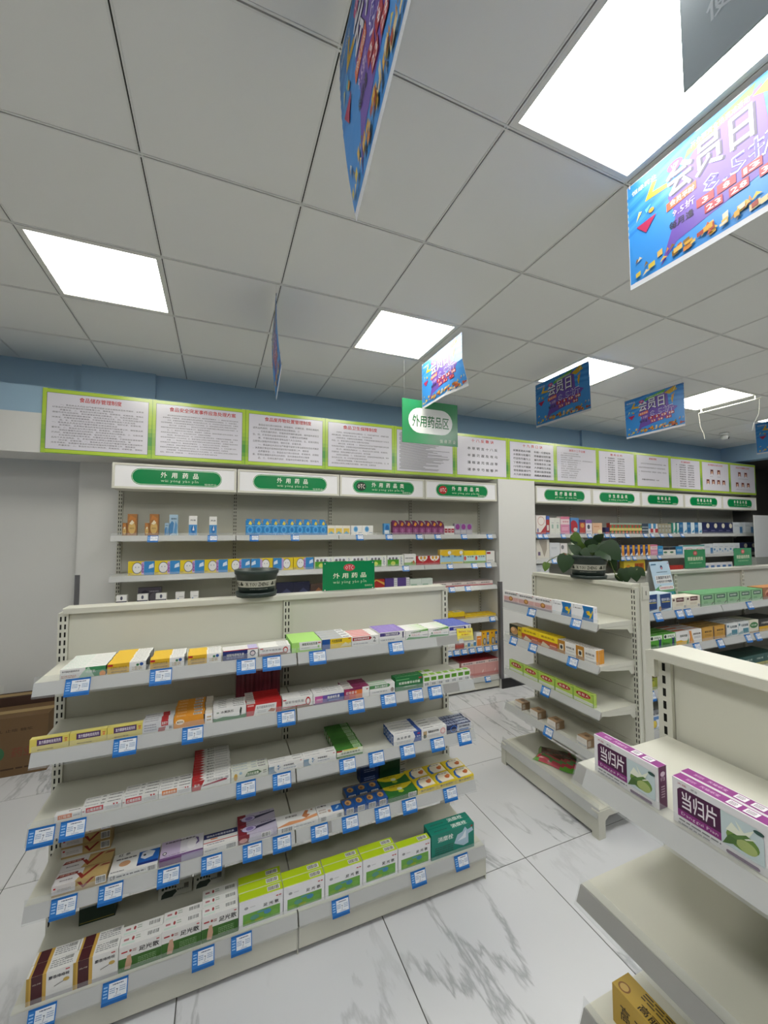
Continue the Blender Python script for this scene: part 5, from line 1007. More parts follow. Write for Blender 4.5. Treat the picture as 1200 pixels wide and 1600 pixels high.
# ------------------------------------------------------------------ price tags
def tag_meshes():
    w, s0, s1 = .074, .003, -.052
    b = MB()
    # local: x along shelf, z up; slanted like the rail, bottom further out
    def pt(x, s, o): return (x, -.006 + (.016 * s / .042) - o if False else .017 * (s - s0) / .045 - o, s)
    def plate(x0, x1, sa, sb, o, col, th=.0006):
        f = [pt(x0, sa, o), pt(x1, sa, o), pt(x1, sb, o), pt(x0, sb, o)]
        g = [pt(x0, sa, o - th), pt(x1, sa, o - th), pt(x1, sb, o - th), pt(x0, sb, o - th)]
        b.poly(f, col); b.poly(g[::-1], col)
        for i in range(4):
            b.poly([f[i], f[(i + 1) % 4], g[(i + 1) % 4], g[i]], col)
    plate(-w / 2, w / 2, s1, s0, .0005, 0x3578c2)
    fn = lambda u, v, k: pt(-w / 2 + u * w, s1 + v * (s0 - s1), .0005 + k)
    decal(b, [('r', 0, 0, 1, .14, 0x2763a8), ('l', .05, .3, .2, .85, 4, 0x9cc8ee), ('r', .0, .92, 1, 1, 0x2763a8)], fn)
    frame = b.mesh('price_tag', M['gloss'])
    b = MB()
    plate(-w / 2 + .019, w / 2 - .003, s1 + .014, s0 - .006, .0014, 0xdfe4ea)
    fn2 = lambda u, v, k: pt(-w / 2 + .019 + u * (w - .022), s1 + .014 + v * (s0 - s1 - .02), .0014 + k)
    decal(b, [('l', .2, .8, .8, .95, 1, 0x44506a), ('l', .05, .3, .35, .7, 3, 0x7a94b8), ('l', .6, .3, .95, .7, 3, 0x7a94b8), ('x', .4, .52, .35, .4, '7', 0x33405a), ('l', .3, .05, .7, .15, 1, 0x8aa0c0)], fn2)
    paper = b.mesh('paper_insert', M['gloss'])
    return frame, paper
TF, TP = tag_meshes()
TAGS = [
('G1A','S',-0.452,1.7575,1.155),
('G1A','S',-0.193,1.7575,1.155),
('G1A','S',0.113,1.7575,1.155),
('G1A','S',0.214,1.7575,1.155),
('G1A','S',0.408,1.7575,1.155),
('G1A','S',0.782,1.7575,1.155),
('G1B','S',-0.302,1.7575,0.920),
('G1B','S',-0.079,1.7575,0.920),
('G1B','S',0.276,1.7575,0.920),
('G1B','S',0.586,1.7575,0.920),
('G1B','S',0.742,1.7575,0.920),
('G1B','S',0.885,1.7575,0.920),
('G1B','S',0.990,1.7575,0.920),
('G1C','S',-0.538,1.7575,0.670),
('G1C','S',-0.450,1.7575,0.670),
('G1C','S',0.120,1.7575,0.670),
('G1C','S',0.261,1.7575,0.670),
('G1C','S',0.545,1.7575,0.670),
('G1C','S',0.682,1.7575,0.670),
('G1C','S',0.839,1.7575,0.670),
('G1C','S',1.001,1.7575,0.670),
('G1C','S',1.155,1.7575,0.670),
('G1D','S',-0.468,1.7575,0.420),
('G1D','S',-0.332,1.7575,0.420),
('G1D','S',-0.150,1.7575,0.420),
('G1D','S',-0.002,1.7575,0.420),
('G1D','S',0.148,1.7575,0.420),
('G1D','S',0.264,1.7575,0.420),
('G1D','S',0.421,1.7575,0.420),
('G1D','S',0.558,1.7575,0.420),
('G1D','S',0.712,1.7575,0.420),
('G1D','S',0.848,1.7575,0.420),
('G1D','S',1.070,1.7575,0.420),
('G1E','S',-0.494,1.6815,0.155),
('G1E','S',-0.296,1.6815,0.155),
('G1E','S',-0.024,1.6815,0.155),
('G1E','S',0.107,1.6815,0.155),
('G1E','S',0.493,1.6815,0.155),
('G1E','S',0.854,1.6815,0.155),
('G1E','S',1.081,1.6815,0.155),
('G2A','W',1.982,2.1550,1.155),
('G2A','W',1.982,1.7910,1.155),
('G2B','W',1.982,2.3420,0.920),
('G2B','W',1.982,2.1520,0.920),
('G2B','W',1.982,1.8230,0.920),
('G2C','W',1.982,2.0450,0.670),
('G2D','W',1.982,2.0300,0.420),
('G3A','S',2.616,1.7355,1.155),
('G3A','S',2.826,1.7355,1.155),
('G3A','S',2.920,1.7355,1.155),
('G3A','S',3.637,1.7355,1.155),
('G3B','S',2.462,1.7355,0.920),
('G3B','S',2.998,1.7355,0.920),
('G3B','S',3.256,1.7355,0.920),
('G3B','S',3.598,1.7355,0.920),
('G3B','S',3.722,1.7355,0.920),
('G3C','S',2.521,1.7355,0.670),
('W1A','S',-0.479,3.6145,1.655),
('W1A','S',-0.048,3.6145,1.655),
('W1A','S',0.281,3.6145,1.655),
('W1A','S',0.629,3.6145,1.655),
('W1A','S',1.239,3.6145,1.655),
('W1A','S',1.543,3.6145,1.655),
('W1A','S',1.874,3.6145,1.655),
('W1A','S',2.089,3.6145,1.655),
('W1A','S',2.409,3.6145,1.655),
('W1A','S',2.739,3.6145,1.655),
('W1B','S',1.722,3.6145,1.345),
('W1B','S',2.231,3.6145,1.345),
('W1B','S',2.533,3.6145,1.345),
('W1B','S',2.716,3.6145,1.345),
('W1C','S',2.251,3.6145,1.106),
('W1C','S',2.448,3.6145,1.106),
('W1D','S',2.755,3.6145,0.763),
('W1E','S',2.204,3.6145,0.454),
('W1E','S',2.296,3.6145,0.454),
('W1E','S',2.390,3.6145,0.454),
('W1E','S',2.486,3.6145,0.454),
('W1E','S',2.583,3.6145,0.454),
('W1E','S',2.682,3.6145,0.454),
('W1E','S',2.783,3.6145,0.454),
('W1F','S',2.676,3.6045,0.140),
('W2A','S',3.443,3.6145,1.655),
('W2A','S',3.530,3.6145,1.655),
('W2A','S',3.808,3.6145,1.655),
('W2A','S',4.026,3.6145,1.655),
('W2A','S',4.239,3.6145,1.655),
('W2A','S',4.372,3.6145,1.655),
('W2A','S',4.540,3.6145,1.655),
('W2A','S',4.644,3.6145,1.655),
('W2A','S',4.915,3.6145,1.655),
('W2A','S',5.261,3.6145,1.655),
('W2A','S',5.402,3.6145,1.655),
('W2A','S',5.598,3.6145,1.655),
('W2A','S',5.773,3.6145,1.655),
('W2A','S',6.037,3.6145,1.655),
('W2B','S',3.658,3.6145,1.360),
('W2B','S',4.700,3.6145,1.360),
('W2B','S',4.806,3.6145,1.360),
('W2B','S',4.913,3.6145,1.360),
('W2B','S',5.034,3.6145,1.360),
('W2B','S',5.309,3.6145,1.360),
('W2B','S',5.529,3.6145,1.360),
]
_tl = {}
_pend = []
for (shelf, fc, x, y, z) in TAGS:
    key = x if fc == 'S' else y
    near = min(SPOTS.get(shelf, [(0, 'products')]), key=lambda s: abs(s[0] - key))[1]
    _tl.setdefault((shelf, near), []).append((shelf, fc, x, y, z))
for (shelf, near), ts in _tl.items():
    for i, (sh, fc, x, y, z) in enumerate(ts):
        t = link('price_tag', TF); t.location = (x, y, z)
        p = link('paper_insert', TP, t)
        if fc == 'W': t.rotation_euler = (0, 0, PI2)
        lab = 'tag below %s %s' % (near, SHELF[shelf])
        lab = 'blue price ' + lab if len(ts) == 1 else 'price ' + lab + ', %s from left' % ORD[i + 1]
        if len(lab.replace(',', '').split()) > 16: lab = lab.replace('price tag', 'tag')
        thing(t, lab, 'price tag', 'price tags %s' % SHELF[shelf])

# ------------------------------------------------------------------ posters on the bulkhead
FILL = ('一、食品从业人员应当严格遵守国家法律法规和本店各项规定，认真做好食品的采购验收储存陈列销售等工作，确保食品质量安全。'
        '二、食品应当分类分架存放，距墙离地，定期检查，使用应遵循先进先出的原则，及时清理变质和过期食品。三、仓库应通风良好，配备防鼠防蝇防潮设施，保持室内清洁卫生。'
        '四、贮存场所设备应保持清洁，无霉斑鼠迹苍蝇蟑螂，不得存放有毒有害物品及个人生活用品。五、发现问题应立即停止销售并及时报告，做好记录，妥善处理。')
def body(lines, n, indent_every=2, start=0, short=(.6, 1.0), seed=3, u0=.05, u1=.95, v0=.05, v1=.82, fill=.62):
    rnd = random.Random(seed); ops = []; p = start
    hh = (v1 - v0) / lines
    for i in range(lines):
        ind = .07 if i % indent_every == 0 else 0.0
        ln = rnd.uniform(*short) if i % indent_every == indent_every - 1 else 1.0
        a = u0 + ind; bnd = a + (u1 - a) * ln
        cnt = max(3, int(n * (bnd - a) / (u1 - u0)))
        s = ''.join(FILL[(p + k) % len(FILL)] for k in range(cnt)); p += cnt
        ops.append(('x', a, bnd, v1 - (i + .5) * hh, hh * fill, s, 0x3c3c44))
    return ops
def verse(rows, v0, v1, size, num=False, cols=((.2, .8),), dx=0):
    ops = []; hh = (v1 - v0) / len(rows)
    for i, rw in enumerate(rows):
        for (a, c), t in zip(cols, rw if isinstance(rw, tuple) else (rw,)):
            ops.append(('x', a, c, v1 - (i + .5) * hh, size, t, 0x3a3a40, True))
    return ops
def portraits(ps):
    ops = []
    for (u, v) in ps:
        ops += [('r', u - .055, v - .09, u + .055, v + .09, 0x8a4a48), ('e', u, v + .015, .034, .06, 0x2a2020), ('e', u, v - .005, .026, .045, 0xd9b094), ('p', [(u - .045, v - .09), (u - .03, v - .05), (u + .03, v - .05), (u + .045, v - .09)], 0xd8d4d4)]
    return ops
Rd = 0xc03a3e
POST = [
 ('食品储存管理制度', (.3, .72), body(17, 34, 2, 0, seed=1)),
 ('食品安全突发事件应急处理方案', (.14, .92), body(16, 44, 2, 30, seed=2, fill=.5)),
 ('食品废弃物处置管理制度', (.2, .84), body(11, 30, 2, 60, seed=3)),
 ('食品卫生保障制度', (.22, .76), body(12, 34, 2, 90, seed=4, fill=.55)),
 (None, None, [('r', .04 + .02 * (i % 4 == 0), .93 - i * .026, random.Random(i).uniform(.45, .96), .93 - i * .026 + .011, 0x77777d) for i in range(35)]),
 ('十 八 反 歌 诀', (.28, .74), verse(['本 草 明 言 十 八 反', '半 蒌 贝 蔹 及 攻 乌', '藻 戟 遂 芫 俱 战 草', '诸 参 辛 芍 叛 藜 芦'], .06, .8, .075, cols=((.2, .82),))),
 ('十 九 畏 口 诀', (.28, .74), verse([('硫黄原是火中精', '朴硝一见便相争'), ('水银莫与砒霜见', '狼毒最怕密陀僧'), ('巴豆性烈最为上', '偏与牵牛不顺情'), ('丁香莫与郁金见', '牙硝难合京三棱'), ('川乌草乌不顺犀', '人参最怕五灵脂'), ('官桂善能调冷气', '若逢石脂便相欺'), ('大凡修合看顺逆', '炮爁炙煿莫相依')], .05, .82, .06, cols=((.07, .46), (.54, .93)))),
 ('进货十二个注意', (.3, .72), [('x', .09, .09 + w_, .82 - i * .064, .032, FILL[i * 11:i * 11 + int(w_ * 30)], 0x44444a) for i, w_ in enumerate((.45, .5, .3, .86, .5, .42, .4, .5, .45, .42, .4, .38))] + [('x', .03, .06, .82 - i * .064, .022, '一二三四五六七八九十十二'[i] + '、', 0x55555a) for i in range(12)]),
 ('服 务 公 约', (.32, .66), verse([('热情服务', '礼貌待客'), ('诚信经营', '童叟无欺'), ('质量第一', '顾客至上'), ('明码标价', '公平交易'), ('仪容整洁', '举止大方'), ('耐心解答', '百问不厌'), ('指导用药', '安全有效'), ('环境整洁', '陈列有序'), ('依法经营', '自觉纳税'), ('接受监督', '虚心改进'), ('团结协作', '爱岗敬业')], .05, .84, .04, cols=((.24, .44), (.52, .72))) + [('x', .17, .2, .84 - (i + .5) * .0718, .022, '一二三四五六七八九十十'[i], 0x55555a) for i in range(11)]),
 ('顾客须知', (.38, .62), [('x', .12, .92, .74, .045, FILL[5:31], 0x3c3c44), ('x', .05, .92, .61, .045, FILL[31:58], 0x3c3c44), ('x', .05, .92, .48, .045, FILL[58:85], 0x3c3c44), ('x', .05, .1, .36, .045, '。', 0x3c3c44), ('x', .14, .68, .22, .045, '质量监督举报电话：12315', 0x3c3c44, True)]),
 ('员工服务规范', (.34, .66), verse([('仪表端庄', '衣着整洁'), ('精神饱满', '微笑服务'), ('遵守纪律', '坚守岗位'), ('语言文明', '态度和蔼'), ('熟悉业务', '准确介绍'), ('尊重顾客', '耐心细致'), ('严格核对', '防止差错'), ('爱护公物', '勤俭节约'), ('保守秘密', '诚实守信'), ('团结同事', '互相帮助')], .05, .85, .042, cols=((.28, .5), (.57, .79))) + [('x', .17, .2, .85 - (i + .5) * .08, .022, '一二三四五六七八九十'[i], 0x55555a) for i in range(10)]),
 ('药学服务人员公示栏', (.22, .78), portraits(((.36, .66), (.62, .66), (.2, .3), (.4, .3), (.6, .3), (.8, .3))) + [('x', .28, .4, .5, .025, '店长', 0x6a6a70), ('x', .56, .68, .5, .025, '药师', 0x6a6a70)]),
 ('从业人员健康公示栏', (.22, .78), portraits(((.36, .66), (.62, .66), (.25, .27), (.48, .27), (.71, .27))) + [('l', .3, .48, .7, .52, 1, GRY), ('l', .2, .08, .8, .12, 1, GRY)]),
]
PLAB = ['green-framed notice poster, leftmost of the row, beside the bare blue and white wall', 'second green-framed notice poster from left, with the longest red title', 'third green-framed notice poster from left, above the second header sign', 'fourth green-framed notice poster from left, above the black OTC header', 'dense-print green-framed poster partly hidden by the green hanging sign', 'green-framed poster with four widely spaced lines of seven characters', 'green-framed poster with seven two-column verse lines, above the white pillar', 'green-framed poster with twelve small numbered lines of uneven length', 'green-framed poster with eleven short numbered lines in two columns', 'green-framed poster with only five text lines, above the middle right header', 'green-framed poster with ten numbered two-column lines, beside the photo posters', 'green-framed poster with six small portrait photos', 'green-framed poster with five small portrait photos, last of the row']
PX0, PW, PZ0, PZ1, PY = -1.225, .712, 2.272, 2.757, 3.655
for i, (title, tu, ops) in enumerate(POST):
    x0 = PX0 + PW * i
    b = MB()
    b.box(x0 + .001, PY - .004, PZ0, x0 + PW - .001, PY + .004, PZ1, 0xb4cf4a)
    p = b.build('notice_poster', M['gloss'])
    thing(p, PLAB[i], 'poster', 'green-framed notice posters')
    # frame with the printed green shading as its own strips
    b = MB(); e = .040
    fx = lambda u, v, k: (x0 + u * PW, PY - .004 - k, PZ0 + v * (PZ1 - PZ0))
    n = 14
    for s in range(n):
        t0, t1 = s / n, (s + 1) / n
        t = (s + .5) / n
        g = math.exp(-((t - .28) / .22) ** 2)
        c0 = lin(0xb4cf4a); c1 = lin(0x2f8a4c)
        cc = tuple(a * (1 - g * .85) + d * g * .85 for a, d in zip(c0, c1))
        b.poly([fx(.002, t0, .0004), fx(e, t0, .0004), fx(e, t1, .0004), fx(.002, t1, .0004)], tuple(a * .6 + d * .4 for a, d in zip(cc, c0)))
        b.poly([fx(1 - e, t0, .0004), fx(.998, t0, .0004), fx(.998, t1, .0004), fx(1 - e, t1, .0004)], cc)
    b.poly([fx(0, 0, .0001), fx(1, 0, .0001), fx(1, 1, .0001), fx(0, 1, .0001)], 0x3f8a3a)
    b.poly([fx(.004, .006, .0003), fx(.996, .006, .0003), fx(.996, .994, .0003), fx(.004, .994, .0003)], 0xb4cf4a)
    b.build('printed_frame', M['gloss'], p)
    b = MB(); ev = .065
    fs = lambda u, v, k: (x0 + (e + u * (1 - 2 * e)) * PW, PY - .0050 - k, PZ0 + (ev + v * (1 - 2 * ev)) * (PZ1 - PZ0))
    decal(b, [('r', -.004, -.006, 1.004, 1.006, 0x4a5a54), ('r', 0, 0, 1, 1, 0xd8d6e0)], fs, .0004)
    b.build('sheet', M['gloss'], p)
    b = MB()
    o2 = list(ops)
    if i >= 11:
        for op0 in [o for o in o2 if o[0] == 'r' and o[5] == 0x8a4a48]:
            ps_ = [o for o in o2 if o[0] in 'rep' and op0[1] - .02 <= (o[1] if o[0] != 'p' else o[1][1][0]) <= op0[3] and op0[2] <= (o[2] if o[0] != 'p' else op0[2]) <= op0[4] - .05]
            bb = MB(); decal(bb, ps_, fs, .0002, k0=6); bb.build('portrait_photo', M['matte'], p)
            o2 = [o for o in o2 if o not in ps_]
    if title: o2.insert(0, ('x', tu[0], tu[1], .915, .085 if i < 7 else .065, title, Rd, True))
    decal(b, o2, fs, .00001, k0=120)
    b.build('lettering', M['matte'], p)

# ------------------------------------------------------------------ discount banners
def clip_v(poly, v0, v1):
    def half(ps, f):
        out = []
        for i in range(len(ps)):
            a, c = ps[i], ps[(i + 1) % len(ps)]
            fa, fc = f(a), f(c)
            if fa >= 0: out.append(a)
            if (fa >= 0) != (fc >= 0):
                t = fa / (fa - fc); out.append((a[0] + t * (c[0] - a[0]), a[1] + t * (c[1] - a[1])))
        return out
    p = half(poly, lambda q: q[1] - v0)
    return half(p, lambda q: v1 - q[1]) if len(p) > 2 else p
def skew(ps, k=.28): return ps
def banner_ops():
    rnd = random.Random(5)
    A = [('r', 0, 0, 1, 1, 0xe4e6ea), ('r', .004, .045, .996, .995, 0x3d94e2)]
    for i in range(7): A.append(('p', [(0, .5 + .06 * i), (.5, .72 + .05 * i), (1, .6 + .06 * i), (1, .64 + .06 * i), (.5, .76 + .05 * i), (0, .53 + .06 * i)], 0x4a9fe8 if i % 2 else 0x3187d8))
    A += [('p', [(.2, .06), (.3, .42), (.26, .62), (.42, .86), (.6, .9), (.74, .95), (.76, .6), (.9, .5), (.72, .3), (.3, .2)], 0x6f52b0)]
    A += [('p', [(.36, .84), (.7, .92), (.72, .99), (.38, .9)], 0x66b83e), ('x', .4, .69, .91, .05, '开业酬宾全场满减活动', 0xdff0d0)]
    A += [('p', [(.12, .74), (.26, .72), (.26, .76), (.17, .78), (.2, .86), (.17, .87)], 0xe0b52a), ('p', [(.7, .9), (.86, 1.0), (.9, .9), (.78, .84)], 0xe0b52a), ('p', [(.8, .72), (.86, .86), (.82, .6)], 0xdcae28)]
    A += [('x', .035, .2, .90, .045, '恒缘药业', 0xd6e8f8, True)]
    A += [('x', .262, .735, .735, .27, '会员日', 0x3a3050, True), ('x', .25, .722, .75, .27, '会员日', 0xe6e6ee, True)]
    A += [('e', .31, .86, .045, .04, 0xc8408a), ('x', .285, .335, .86, .035, 'VIP', 0xf0e0ea, True)]
    A += [('x', .446, .84, .50, .17, '8.5折', 0xe2def2, True), ('x', .452, .834, .50, .145, '8.5折', 0x5a4aa8)]
    A += [('p', [(.25, .5), (.42, .53), (.42, .6), (.25, .57)], 0xe0663a), ('x', .27, .41, .55, .05, '会员平时', 0xf4e4d8, True), ('x', .28, .41, .45, .065, '9.5折', 0xd8c0e6, True), ('x', .26, .4, .355, .065, '每月逢', 0x3a3448, True)]
    for u, t in ((.46, '3'), (.565, '8'), (.68, '13'), (.8, '18')):
        A += [('r', u - .045, .355, u + .045, .425, 0xb02a38), ('x', u - .02 * len(t), u + .02 * len(t), .39, .045, t, 0xf0e6e6, True)]
    for u, t in ((.5, '23'), (.62, '28'), (.755, '30')):
        A += [('r', u - .045, .27, u + .045, .34, 0xb02a38), ('x', u - .04, u + .04, .305, .045, t, 0xf0e6e6, True)]
    A += [('p', [(.06, .55), (.19, .56), (.12, .45)], 0xb8305a), ('p', [(.08, .68), (.1, .67), (.06, .6)], 0xe6e08a), ('p', [(.12, .66), (.16, .68), (.13, .62)], 0x6fd0c8), ('e', .16, .62, .018, .02, 0xe0a03a), ('p', [(.84, .9), (.88, .99), (.89, .98), (.85, .89)], 0xe6e6b0), ('e', .83, .78, .02, .025, 0xd8a060)]
    # heap of gift boxes and bows along the foot
    pal = (0xd9a53a, 0xe0b860, 0xa8402c, 0xd9d0b8, 0xcf8a3a, 0x8a6a34, 0xe6cf9a, 0xb85a34, 0xdcc04a)
    for i in range(64):
        u = rnd.uniform(.01, .97); edge = abs(u - .5) * 2
        v = .05 + rnd.uniform(0, .07 + .12 * edge ** 2)
        w = rnd.uniform(.02, .05); h = rnd.uniform(.03, .07)
        if v + h > .3: continue
        c = rnd.choice(pal)
        if rnd.random() < .6: A.append(('p', [(u, v), (u + w, v + .01), (u + w, v + h), (u, v + h - .01)], c))
        else: A.append(('p', [(u, v), (u + w * .5, v + h), (u + w, v + .02), (u + w * .6, v + h * .4)], c))
    return A
BOPS = []
for _op in banner_ops():                       # printing ink is darker than screen colours
    _ix = {'r': 5, 'e': 5, 'p': 2, 'x': 6}[_op[0]]
    BOPS.append(tuple(tuple(c * .66 for c in lin(v)) if i == _ix else v for i, v in enumerate(_op)))
def banner(x, y_near, y_far, z0, z1, label, curl, twist=0.0, hang=True):
    """hangs along y from a ceiling rail; curl(u, v) is how far the sheet leaves its plane"""
    W_, H_ = y_far - y_near, z1 - z0
    yc = (y_near + y_far) / 2
    def at(u, v, k):                       # u from the far end (left as seen from -x) to the near end
        s = (.5 - u) * W_
        d = curl(u, v) - k
        return (x + s * math.sin(twist) + d * math.cos(twist), yc + s * math.cos(twist) - d * math.sin(twist), z0 + v * H_)
    b = MB()
    nu, nv = 10, 8
    rnd = random.Random(2)
    for side in (1, -1):
        fn = (lambda u, v, k: at(u, v, .0003 + k)) if side == 1 else (lambda u, v, k: at(1 - u, v, -.0003 - k))
        for k, op in enumerate(BOPS):
            ps, col = op_polys(op, rnd)
            for li, p in enumerate(ps):
                if op[0] == 'x':
                    b.poly([fn(u, v, k * .00008 + op_layer(op, li) * .00003) for u, v in p], col)
                else:
                    for i in range(nv):
                        q = clip_v(p, i / nv, (i + 1) / nv)
                        if len(q) > 2:
                            for j in range(nu):
                                q2 = clip_v([(v, u) for u, v in q], j / nu, (j + 1) / nu)
                                if len(q2) > 2: b.poly([fn(u, v, k * .00008) for v, u in q2], col)
    o = b.build('hanging_banner', M['paper'])
    thing(o, label, 'banner', 'member day discount banners')
    for u in (.02, .98):
        b = MB(); p = at(u, 1, 0); b.tube([p, (p[0], p[1], CZ - .003)], .0004, 5, 0xb5b5b2); b.tube([(p[0], p[1], p[2] - .012), (p[0], p[1], p[2] + .002)], .003, 6, 0x9a9aa0)
        b.build('hanging_string', M['gloss'], o)
banner(.303, .462, 1.045, 2.56, 3.03, 'discount banner hanging nearest, seen steeply and cut by the top edge', lambda u, v: .05 * (1 - v) ** 2 * (1 - u) - .02, .05)
banner(1.503, .465, 1.052, 2.636, 3.06, 'large discount banner at upper right, cut by the frame edge', lambda u, v: .03 * (1 - v) * u * (1 - u))
banner(.303, 2.25, 2.83, 2.60, 3.03, 'discount banner seen almost edge-on with curled foot', lambda u, v: .035 * (1 - v) ** 2 - .01 * u, .06)
banner(1.503, 2.243, 2.822, 2.67, 3.035, 'discount banner in front of the green hanging sign', lambda u, v: .05 * max(0, .5 - v) * max(0, u - .6) * 5)
banner(2.703, 2.255, 2.838, 2.642, 3.042, 'discount banner overlapping the third warm ceiling light', lambda u, v: .01 * (1 - v) * u)
banner(3.903, 2.265, 2.842, 2.644, 3.042, 'discount banner between the third and fourth warm ceiling lights', lambda u, v: .012 * (1 - v) * (1 - u))
banner(6.303, 2.255, 2.842, 2.66, 3.055, 'discount banner cut off at the right frame edge', lambda u, v: .008 * (1 - v))

# ------------------------------------------------------------------ hanging and standing signs
o = MB(); o.box(1.34, 2.855, 2.398, 1.857, 2.861, 2.756, 0x2f8552)
fn = lambda u, v, k: (1.34 + u * .517, 2.855 - k, 2.398 + v * .358)
decal(o, [('r', 0, 0, 1, 1, 0x2b8250), ('p', pill(.105, .24, .9, .82, .517 / .358, 10), 0xdfe3e0), ('x', .17, .84, .52, .27, '外用药品区', 0x1f6b3c, True), ('x', .66, .96, .1, .085, '恒 缘 药 业', 0xd3e2cc)], fn, .0003)
s = o.build('hanging_sign', M['gloss'])
thing(s, 'green hanging sign with five green characters on a white oval', 'sign')
for x in (1.36, 1.837):
    b = MB(); b.tube([(x, 2.858, 2.755), (x, 2.858, CZ - .002)], .0004, 5, 0xb5b5b2); b.build('hanging_string', M['gloss'], s)
b = MB(); X_ = 1.0
b.box(X_ - .002, .02, 2.71, X_ + .002, .552, 3.0, 0xb5bfc4)
fn = lambda u, v, k: (X_ - .002 - k, .552 - u * .53, 2.71 + v * .29)
decal(b, [('x', .10, .2, .74, .19, '请', 0xe6ecf0, True), ('x', .24, .34, .74, .19, '用', 0xe6ecf0, True), ('x', .10, .2, .45, .19, '使', 0xe6ecf0, True), ('x', .24, .34, .45, .19, '医', 0xe6ecf0, True), ('x', .38, .9, .6, .3, '保卡', 0xe6ecf0, True)][:3] + [('x', .42, .9, .6, .26, '医保卡', 0xe6ecf0, True)], fn, .0003)
s = b.build('hanging_sign', M['paper'])
thing(s, 'grey hanging sign with pale characters across the bright ceiling light', 'sign')
for y in (.05, .525):
    b = MB(); b.tube([(X_, y, 2.999), (X_, y, CZ - .002)], .0004, 5, 0xb5b5b2); b.build('hanging_string', M['gloss'], s)

def acrylic(x0, x1, y, z0, z1, ops, lab, screws=True):
    s = thing(empty('acrylic_sign', ((x0 + x1) / 2, y, z0)), lab, 'sign')
    w = x1 - x0; h = z1 - z0
    b = MB(); b.box(-w / 2, -.002, .004, w / 2, .001, h, 0x11804c)
    decal(b, ops, lambda u, v, k: (-w / 2 + u * w, -.002 - k, .004 + v * (h - .004)), .0002)
    b.build('sign_face', M['gloss'], s)
    b = MB(); b.box(-w / 2, .0012, 0, w / 2, .0035, h); b.box(-w / 2, -.03, 0, w / 2, .03, .003); b.build('clear_holder', M['clear'], s)
    if screws:
        for u in (.04, .96):
            for v in (.05, .94):
                b = MB(); b.tube([(-w / 2 + u * w, -.0022, v * h), (-w / 2 + u * w, -.006, v * h)], .0028, 10, 0xdcdcdc); b.build('screw', M['gloss'], s)
acrylic(.505, .795, 2.065, 1.3665, 1.521, [('e', .5, .78, .11, .125, 0xc24a50), ('x', .42, .58, .78, .14, 'OTC', 0xe6c8c4, True), ('x', .19, .84, .5, .18, '外 用 药 品', 0xe6eed4, True), ('x', .19, .84, .27, .14, 'wài yòng yào pǐn', 0xbcdab4), ('x', .8, .96, .12, .07, '恒缘药业', 0xbcdab4)], 'green acrylic sign with a red OTC oval standing on the left gondola')
for (x0, x1, lab) in ((3.517, 3.787, 'green acrylic sign with red oval, nearer of the two on the far gondola'), (4.198, 4.463, 'green acrylic sign with red oval, farther of the two on the far gondola')):
    acrylic(x0, x1, 2.09, 1.3735, 1.531, [('e', .5, .8, .1, .13, 0xb0484a), ('x', .12, .88, .5, .2, '胃肠道用药类', 0xdfe8c9, True), ('l', .2, .22, .8, .32, 1, 0x8ac092), ('e', .5, .8, .06, .07, 0xd08a84)], lab, False)

# yellow price note clipped on the rail end
b = MB(); b.box(-.048, -.0015, 0, .048, 0, .058, 0xe6d43a)
decal(b, [('x', .1, .9, .72, .2, '到店有礼 扫码', 0xb5702a, True), ('x', .25, .75, .48, .16, '优惠价', 0xb5702a, True), ('l', .15, .12, .85, .35, 2, 0xb09a2a)], lambda u, v, k: (-.048 + u * .096, -.0015 - k, v * .058))
n = b.build('price_note', M['matte']); n.location = (1.172, 1.752, 1.125); n.rotation_euler = (math.radians(-14), math.radians(3), 0)
thing(n, 'bright yellow paper price note clipped on the top rail end of the left gondola', 'note')

# A-frame desk calendar standing on the far gondola's top shelf
cal = thing(empty('desk_calendar', (2.95, 1.93, 1.1565), math.radians(4)), 'pale blue and green standing A-frame leaflet behind the granule cartons', 'leaflet stand')
b = MB()
Wc, Hc, lean = .235, .305, .06
pf = lambda u, v, k: (-Wc / 2 + u * Wc, -lean + v * lean - k, v * Hc)
pb_ = lambda u, v, k: (-Wc / 2 + u * Wc, lean - v * lean + k, v * Hc)
b.poly([pf(0, 0, 0), pf(1, 0, 0), pf(1, 1, 0), pf(0, 1, 0)], 0xb9d2e4); b.poly([pf(0, 0, -.002), pf(1, 0, -.002), pf(1, 1, -.002), pf(0, 1, -.002)], 0xdcdcda)
decal(b, [('r', 0, 0, 1, .38, 0x2f7a6a), ('p', [(0, .38), (.3, .46), (.6, .36), (1, .44), (1, .3), (0, .3)], 0x5f9a6a), ('r', .25, .22, .9, .3, 0x3a8a94), ('p', pill(.2, .35, .98, .44, .77), 0xe2e6e8), ('x', .25, .93, .395, .055, '科学用药安全常识', 0xb54a4a, True), ('r', .12, .5, .96, .68, 0xe6e6e6), ('x', .15, .93, .63, .075, '正确服药有讲究', 0x2a3040, True), ('x', .15, .93, .54, .06, '合理用药守护健康', 0x3a4050, True), ('l', .25, .74, .8, .77, 1, 0x4a5a6a), ('e', .55, .86, .06, .05, 0x3a4a6a), ('e', .55, .84, .035, .03, 0xc98a94), ('r', .05, .92, .3, .95, 0x4f7a9a), ('e', .93, .95, .02, .015, 0xb54a5a)], pf, .0002)
b.build('front_panel', M['gloss'], cal)
b = MB(); b.poly([pb_(0, 0, 0), pb_(1, 0, 0), pb_(1, 1, 0), pb_(0, 1, 0)], 0xdcdcda); b.poly([pb_(0, 0, .002), pb_(1, 0, .002), pb_(1, 1, .002), pb_(0, 1, .002)], 0xd0d0ce)
